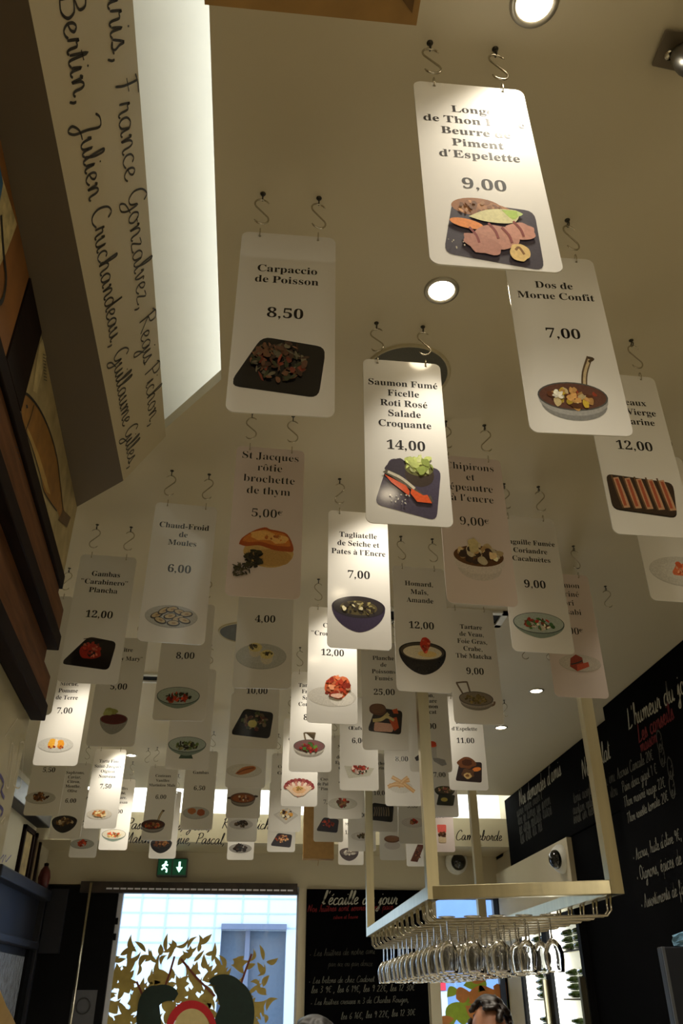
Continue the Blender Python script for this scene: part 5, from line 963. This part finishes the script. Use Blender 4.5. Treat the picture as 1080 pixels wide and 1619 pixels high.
# ------------------------------------------------------------------ near left wall: shelf and pictures
def wp(px, py, off=0.0):   # point on the near left wall plane
    a, b = wl(0, off), wl(1, off); n = (b - a).cross(Vector((0, 0, 1))).normalized(); return at_pl(px, py, a, n)
wd_ = (wl(1) - wl(0)).normalized(); wn = Vector((wd_.y, -wd_.x, 0))
def wbox(mb, y0, y1, z0_, z1_, d0, d1):
    a, b = wl(y0), wl(y1); A0, A1, B0, B1 = a + wn * d0, a + wn * d1, b + wn * d0, b + wn * d1
    return mb.hexa([Vector((p_.x, p_.y, z0_)) for p_ in (A0, A1, B1, B0)] + [Vector((p_.x, p_.y, z1_)) for p_ in (A0, A1, B1, B0)])
def wquad(px_list, off, m, name, parent):
    return MB().add([wp(*p_, off) for p_ in px_list], [tuple(range(len(px_list)))]).build(name, m, parent)
t = thing('wall_shelf', wl(YE - .3) + Vector((0, 0, 2.0)), 'dark wooden wall shelf with stepped ledges at the left edge', 'shelf')
zl = [1.6 + .725, 1.6 + .60, 1.6 + .465]
wbox(MB(), -.5, YE - .005, 1.6 + .46, 1.6 + .735, -.01, .006).build('back_board', M_BWOOD, t)
for k, (z_, d_) in enumerate(zip(zl, (.012, .026, .026))): bevel(wbox(MB(), -.5, YE + (.0 if k == 0 else .006), z_ - .03, z_, .0, d_).build('ledge', M_DWOOD, t), .002)
for k, (z_, d_) in enumerate(zip(zl[1:], (.022, .022))): wbox(MB(), -.5, YE - .004, z_, z_ + .05, .006, d_).build('ledge_front', M_BWOOD, t)
# fish picture
yN = wp(58, 512).y; yN0 = wp(33, 444).y
t = thing('picture', wl((yN + YE) / 2) + Vector((0, 0, zl[0])), 'painting of a golden fish on newspaper, above the wooden shelf', 'picture')
wbox(MB(), yN, YE - .01, zl[0], FB0 - .001, .0, .010).build('panel', mat('newsprint', (176, 160, 116), .7, var=.22, scale=22), t)
fish = [(34, 622), (42, 622), (58, 640), (72, 668), (84, 700), (92, 735), (97, 770), (100, 800), (104, 815), (96, 822), (90, 806), (78, 790), (70, 778), (66, 756), (60, 735), (54, 715), (45, 690), (36, 668), (32, 645)]
wquad(fish, .0108, mat('fish_gold', (150, 106, 40), .6, var=.25, scale=30), 'fish', t)
wquad([(40, 668), (50, 690), (62, 720), (72, 752), (80, 782), (74, 778), (66, 756), (60, 735), (54, 715), (45, 690)], .0111, mat('fish_pale', (186, 152, 84), .6, var=.2, scale=30), 'belly', t)
wquad([(100, 806), (112, 818), (106, 834), (92, 822)], .0111, mat('fish_tail', (96, 70, 34), .6, var=.2), 'tail', t)
wquad([(41, 640), (43.5, 640), (44.5, 645), (42, 646)], .0113, mat('paint_black', (20, 18, 14), .6), 'eye', t)
V, Fc = [], []
def wline(pl, wd, off):
    pts = [wp(*p_, off) for p_ in crom(pl, 4)]; b_ = len(V)
    for i, p_ in enumerate(pts):
        d_ = (pts[min(i + 1, len(pts) - 1)] - pts[max(0, i - 1)]).normalized(); nn = d_.cross(wn).normalized() * wd; V.extend([p_ + nn, p_ - nn])
    for k in range(len(pts) - 1): Fc.append((b_ + 2 * k, b_ + 2 * k + 1, b_ + 2 * k + 3, b_ + 2 * k + 2))
wline([(34, 624), (44, 624), (62, 646), (78, 680), (90, 722), (96, 770), (100, 808)], .0022, .0114)
wline([(33, 630), (36, 668), (50, 705), (62, 745), (70, 778), (90, 808)], .0014, .0114)
wline([(54, 640), (48, 662), (40, 682)], .0012, .0114)
for k in range(9): wline([(68 + k * .2, 560 + k * 5), (72 + k * .3, 562 + k * 5)], .0006, .0114)
for k in range(10): wline([(22 + k * 1.6, 705 + k * 9), (29 + k * 1.6, 708 + k * 9)], .0006, .0114)
mesh('outline', V, Fc, mat('paint_black', (20, 18, 14), .6), t)
wquad([(62, 545), (70, 532), (74, 562), (58, 622), (52, 618)], .0107, mat('paper_light', (206, 190, 140), .7, var=.2, scale=40), 'paper_strip', t)
# dark upright between the pictures
t = thing('wall_post', wl((yN0 + yN) / 2) + Vector((0, 0, zl[0])), 'dark wooden upright between the two pictures at the left edge', 'post')
wbox(MB(), yN0, yN - .004, zl[0], FB0 - .001, .0, .012).build('upright', M_DWOOD, t)
t = thing('picture', wl(yN0 - .2) + Vector((0, 0, zl[0])), 'blue and newsprint painting at the top of the left edge', 'picture')
wbox(MB(), .2, yN0 - .003, zl[0], FB0 - .001, .0, .010).build('panel', mat('picture_ochre', (140, 92, 40), .7, var=.15, scale=20), t)
wquad([(-30, 230), (2, 275), (27, 355), (10, 400), (-30, 480)], .0107, mat('newsprint_pale', (196, 180, 130), .7, var=.3, scale=60), 'paper', t)
wquad([(-30, 200), (0, 262), (5, 290), (-2, 330), (-30, 300)], .0112, mat('paint_blue', (50, 100, 140), .6, var=.2), 'blue_patch', t)
V, Fc = [], []; wline([(2, 340), (6, 400), (10, 440), (6, 470), (0, 480)], .004, .0112); mesh('outline', V, Fc, MATS['paint_black'], t)
# pale drawing under the shelf
t = thing('poster', wl(YE - .3) + Vector((0, 0, 1.2)), 'pale drawing of cutlery in clear plastic below the wooden shelf', 'poster')
wbox(MB(), -.4, YE - .012, 1.2, zl[2] - .032, -.01, .002).build('sheet', mat('poster_paper', (196, 188, 150), .35, var=.12, scale=9, coat=.6), t)
for pl in ([(18, 1176), (14, 1210), (10, 1240), (14, 1244), (18, 1212), (21, 1178), (18, 1176)], [(32, 1174), (27, 1212), (22, 1240), (32, 1244), (36, 1210), (38, 1176), (32, 1174)], [(8, 1165), (18, 1150), (28, 1136)], [(2, 1300), (8, 1292), (6, 1304)]):
    V, Fc = [], []; wline(pl, .0014, .0026); mesh('cutlery_outline', V, Fc, mat('print_white', (226, 220, 200), .5), t)
V, Fc = [], []
for pl in ([(0, 1225), (6, 1238), (2, 1250), (7, 1262)], [(0, 1275), (5, 1282), (1, 1290)]): wline(pl, .003, .0026)
wline([(1, 1358), (6, 1352), (3, 1364), (9, 1352), (9, 1362), (13, 1358), (18, 1352)], .0012, .0026)
mesh('purple_print', V, Fc, mat('print_purple', (70, 60, 130), .5), t)
# curled paper at the bottom left corner
t = thing('paper_roll', wl(YE - .1) + Vector((.0, -.0, 1.3)), 'curled beige paper edge in the bottom left corner', 'paper')
b = MB(); pts = [wp(-2, 1560, .012), wp(10, 1590, .016), wp(20, 1608, .018), wp(38, 1650, .014)]
V = []
for p_ in pts: V += [p_, p_ + Vector((-.05, -.1, -.08))]
b.add(V, [(0, 1, 3, 2), (2, 3, 5, 4), (4, 5, 7, 6)]); o = b.build('sheet', mat('beige_paper', (190, 160, 100), .7), t); md = o.modifiers.new('s', 'SOLIDIFY'); md.thickness = .002
# ------------------------------------------------------------------ far left corner
XL = left_x
def lp_(px, py, x=None): return at_x(px, py, XL if x is None else x)
def lbox(mb, y0, y1, z0_, z1_, d): return mb.box((XL, y0, z0_), (XL + d, y1, z1_))
yF = BACK + .2
zc = {k: lp_(60, k, XL + .05).z for k in (1400, 1430, 1470)}
t = thing('cabinet', (XL, 5.0, 0), 'navy wooden cabinet with a rippled glass door at far left', 'cabinet')
zt1 = lp_(70, 1412, XL + .06).z
lbox(MB(), 4.4, yF - .35, .3, zt1, .03).build('body', M_NAVY, t)
bevel(lbox(MB(), 4.4, yF - .32, zt1 - .04, zt1 + .02, .09).build('cornice', M_NAVY, t), .008)
bevel(lbox(MB(), 4.4, yF - .33, zt1 - .30, zt1 - .26, .07).build('rail', M_NAVY, t), .006)
MB().box((XL + .03, 4.5, .4), (XL + .036, yF - .48, zt1 - .34)).build('glass_panel', mat('rippled_glass', (150, 156, 170), .12, var=.5, scale=40, bump=1.0, stretch=(1, 3, .6), coat=.5), t)
lbox(MB(), yF - .46, yF - .36, .3, zt1 - .3, .05).build('stile', M_BLACKP, t)
# pictures above the cabinet
for k, (y0, y1, lb, m) in enumerate(((4.95, 5.18, 'narrow framed picture of glasses above the navy cabinet', mat('picture_cream', (150, 130, 90), .6, var=.4, scale=20)), (5.22, 5.36, 'narrow framed picture nearest the corner above the navy cabinet', mat('picture_tan', (130, 110, 76), .6, var=.4, scale=20)))):
    t = thing('picture', (XL, (y0 + y1) / 2, zt1 + .03), lb, 'picture', 'pictures above the navy cabinet')
    zz0, zz1 = zt1 + .021, zt1 + .30
    MB().box((XL, y0, zz0), (XL + .02, y0 + .025, zz1)).box((XL, y1 - .025, zz0), (XL + .02, y1, zz1)).box((XL, y0, zz0), (XL + .02, y1, zz0 + .025)).box((XL, y0, zz1 - .025), (XL + .02, y1, zz1)).build('frame', M_DWOOD, t)
    MB().box((XL, y0 + .025, zz0 + .025), (XL + .008, y1 - .025, zz1 - .025)).build('print', m, t)
bevel(lbox(MB(), 4.2, 5.24, zt1 + .33, zt1 + .44, .08).build('beam', M_NAVY), .006); o = bpy.context.scene.objects['beam']; o.name = 'trim_6'; struct(o)
# red ornament
t = thing('ornament', (XL + .05, 5.44, zt1 + .02), 'dull red ornament standing on the cabinet in the corner', 'ornament')
MB().lathe([(.0001, 0), (.02, 0), (.03, .02), (.036, .06), (.028, .1), (.012, .125), (.0001, .13)], (XL + .05, 5.44, zt1 + .021), 20).build('body', mat('dull_red', (96, 34, 30), .4), t, True)
MB().lathe([(.012, .12), (.014, .14), (.0001, .145)], (XL + .05, 5.44, zt1 + .021), 14).build('cap', M_DWOOD, t, True)
# dark entrance door in the back wall
xd0, xd1 = left_x + .02, bx(176, 1500)
dr = struct(MB().box((xd0, BACK - .01, 0), (xd1, BACK + .05, ZH - .01)).build('door_1', M_BLACKP))
xj = bx(70, 1430); bevel(MB().box((xj - .03, BACK - .05, 0), (xj + .015, BACK - .01, ZH - .005)).build('door_jamb', M_NAVY, dr), .004)
MB().box((xj + .02, BACK - .03, 1.85), (xj + .14, BACK - .01, ZH - .03)).build('panel', M_NAVY, dr)
a, b = at_y(142, 1412, BACK - .1), at_y(122, 1660, BACK - .1)
t = thing('curtain_pole', (a.x, BACK - .1, 1.2), 'thin shiny vertical rod in front of the dark entrance door', 'rod')
MB().tube([(a.x, BACK - .1, 0), (a.x, BACK - .1, ZH)], .009, 10).build('rod', M_STEEL, t, True)
pn = at_y(130, 1600, BACK - .02); t = thing('notice', (pn.x, BACK - .02, pn.z - .1), 'small grey notice with a round sign on the dark door', 'notice')
MB().box((pn.x - .07, BACK - .016, pn.z - .12), (pn.x + .07, BACK - .012, pn.z + .11)).build('sheet', mat('notice_grey', (80, 80, 84), .6), t)
MB().tube([(pn.x + .04 * math.cos(k * .3), BACK - .017, pn.z + .03 + .04 * math.sin(k * .3)) for k in range(22)], .004, 6).build('round_sign', mat('notice_dark', (40, 38, 40), .6), t, True)
# ------------------------------------------------------------------ people
def person(base, yaw, H, label, hair_col, top_col, curly=False):
    s = H / 1.75; t = thing('person', base, label, 'person')
    bm = bmesh.new()
    def sph(c, r, sc=(1, 1, 1), n=12, m=8):
        c = Vector(c); top = bm.verts.new(c + Vector((0, 0, r * sc[2]))); bot = bm.verts.new(c - Vector((0, 0, r * sc[2]))); rg = []
        for i in range(1, m):
            f = math.pi * i / m; rg.append([bm.verts.new(c + Vector((r * sc[0] * math.sin(f) * math.cos(2 * math.pi * k / n), r * sc[1] * math.sin(f) * math.sin(2 * math.pi * k / n), r * sc[2] * math.cos(f)))) for k in range(n)])
        for k in range(n):
            k1 = (k + 1) % n; bm.faces.new((top, rg[0][k], rg[0][k1])); bm.faces.new((bot, rg[-1][k1], rg[-1][k]))
            for i in range(m - 2): bm.faces.new((rg[i][k], rg[i + 1][k], rg[i + 1][k1], rg[i][k1]))
    def limb(a, b, r0, r1, n=7):
        a, b = Vector(a), Vector(b)
        for i in range(n + 1): k = i / n; sph(a.lerp(b, k), r0 + (r1 - r0) * k)
    hz_ = 1.75 - .115
    sph((0, 0, hz_), .098, (.80, .98, 1.2)); sph((0, -.03, hz_ - .055), .07, (.82, .9, 1.0)); sph((0, -.093, hz_ - .02), .018, (.7, 1, 1.2)); sph((0, -.086, hz_ - .065), .02, (1.1, .6, .5))
    for k in (-1, 1): sph((k * .079, .005, hz_ - .01), .028, (.3, .7, 1.1)); sph((k * .03, -.086, hz_ + .022), .014, (1.5, .6, .5))
    limb((0, .01, 1.56), (0, .02, 1.42), .055, .06); limb((-.12, .01, 1.40), (.12, .01, 1.40), .07, .07); limb((0, .01, 1.35), (0, 0, 1.0), .13, .125); limb((-.07, 0, 1.3), (-.05, 0, 1.0), .11, .11); limb((.07, 0, 1.3), (.05, 0, 1.0), .11, .11)
    for k in (-1, 1):
        limb((k * .19, .01, 1.40), (k * .23, .03, 1.12), .052, .042); limb((k * .23, .03, 1.12), (k * .23, -.04, .88), .04, .028); sph((k * .23, -.05, .82), .04, (.5, .8, 1.1))
        for f in range(4): limb((k * .23, -.075 + f * .018, .80), (k * .222, -.08 + f * .018, .725 - .008 * (1.5 - abs(f - 1.5))), .0085, .0075, 5)
        limb((k * .23, -.085, .84), (k * .215, -.11, .79), .011, .008, 4)
        limb((k * .09, 0, .95), (k * .1, -.01, .5), .085, .06); limb((k * .1, -.01, .5), (k * .1, .02, .08), .058, .04); limb((k * .1, .03, .05), (k * .105, -.12, .035), .045, .035)
    me = bpy.data.meshes.new('body'); bm.to_mesh(me); bm.free(); me.materials.append(mat('skin', (196, 140, 110), .5, var=.05))
    o = bpy.data.objects.new('body', me); COL.objects.link(o); md = o.modifiers.new('r', 'REMESH'); md.mode = 'VOXEL'; md.voxel_size = .011; md.use_smooth_shade = True
    md = o.modifiers.new('s', 'SMOOTH'); md.iterations = 3
    bpy.context.view_layer.update(); me2 = bpy.data.meshes.new_from_object(o.evaluated_get(bpy.context.evaluated_depsgraph_get())); o.modifiers.clear(); o.data = me2
    mtx = Matrix.Rotation(yaw, 4, 'Z') @ Matrix.Scale(s, 4); o.parent = t; o.matrix_local = mtx
    bm = bmesh.new(); rr_ = random.Random(4)
    # hair cap over the crown, leaving the forehead free
    sph((0, .012, hz_ + .02), .106, (.86, 1.0, 1.12), 24, 16)
    dele = [v for v in bm.verts if (v.co.y < -.055 and v.co.z < hz_ + .085) or v.co.z < hz_ - .07 or (v.co.y < 0 and v.co.z < hz_ + .0)]
    bmesh.ops.delete(bm, geom=dele, context='VERTS')
    for i in range(170 if curly else 110):
        a = rr_.uniform(0, 6.28); e = rr_.uniform(.1, 1.5)
        p_ = Vector((.088 * math.cos(a) * math.cos(e), .012 + .103 * math.sin(a) * math.cos(e), hz_ + .02 + .117 * math.sin(e)))
        if p_.y < -.06 and p_.z < hz_ + .09: continue
        sph(p_, rr_.uniform(.018, .034) if curly else rr_.uniform(.012, .02), (1, 1.3, .6))
    me = bpy.data.meshes.new('hair'); bm.to_mesh(me); bm.free(); me.polygons.foreach_set('use_smooth', [True] * len(me.polygons)); me.materials.append(mat('hair_%d' % hair_col[0], hair_col, .45, var=.4, scale=60, stretch=(4, 1, 1)))
    o = bpy.data.objects.new('hair', me); COL.objects.link(o); md = o.modifiers.new('r', 'REMESH'); md.mode = 'VOXEL'; md.voxel_size = .006; md.use_smooth_shade = True; md = o.modifiers.new('sm', 'SMOOTH'); md.iterations = 1 if curly else 5; o.parent = t; o.matrix_local = mtx
    bm = bmesh.new()
    limb((-.12, .01, 1.395), (.12, .01, 1.395), .08, .08); limb((0, .01, 1.36), (0, 0, .98), .145, .14); limb((-.08, 0, 1.3), (-.06, 0, .95), .12, .125); limb((.08, 0, 1.3), (.06, 0, .95), .12, .125)
    for k in (-1, 1): limb((k * .19, .01, 1.40), (k * .23, .03, 1.12), .064, .054); limb((k * .23, .03, 1.12), (k * .23, -.03, .92), .052, .042)
    me = bpy.data.meshes.new('shirt'); bm.to_mesh(me); bm.free(); me.materials.append(mat('cloth_%d' % top_col[0], top_col, .8, var=.1))
    o = bpy.data.objects.new('shirt', me); COL.objects.link(o); md = o.modifiers.new('r', 'REMESH'); md.mode = 'VOXEL'; md.voxel_size = .013; md.use_smooth_shade = True; o.parent = t; o.matrix_local = mtx
    bm = bmesh.new()
    for k in (-1, 1): limb((k * .09, 0, .95), (k * .1, -.01, .5), .105, .08); limb((k * .1, -.01, .5), (k * .1, .02, .1), .078, .06)
    me = bpy.data.meshes.new('trousers'); bm.to_mesh(me); bm.free(); me.materials.append(mat('trouser_cloth', (30, 32, 40), .8))
    o = bpy.data.objects.new('trousers', me); COL.objects.link(o); md = o.modifiers.new('r', 'REMESH'); md.mode = 'VOXEL'; md.voxel_size = .013; md.use_smooth_shade = True; o.parent = t; o.matrix_local = mtx
p = at_y(772, 1600, 3.7); person((p.x, 3.7, 0), R(-28), 1.60, 'dark-haired person facing the camera under the hanging glasses', (34, 24, 18), (190, 180, 160))
p = at_y(497, 1605, 3.3); person((p.x, 3.3, 0), R(185), 1.53, 'person with dark curly hair seen from behind below the chalkboard', (16, 11, 11), (60, 40, 44), True)
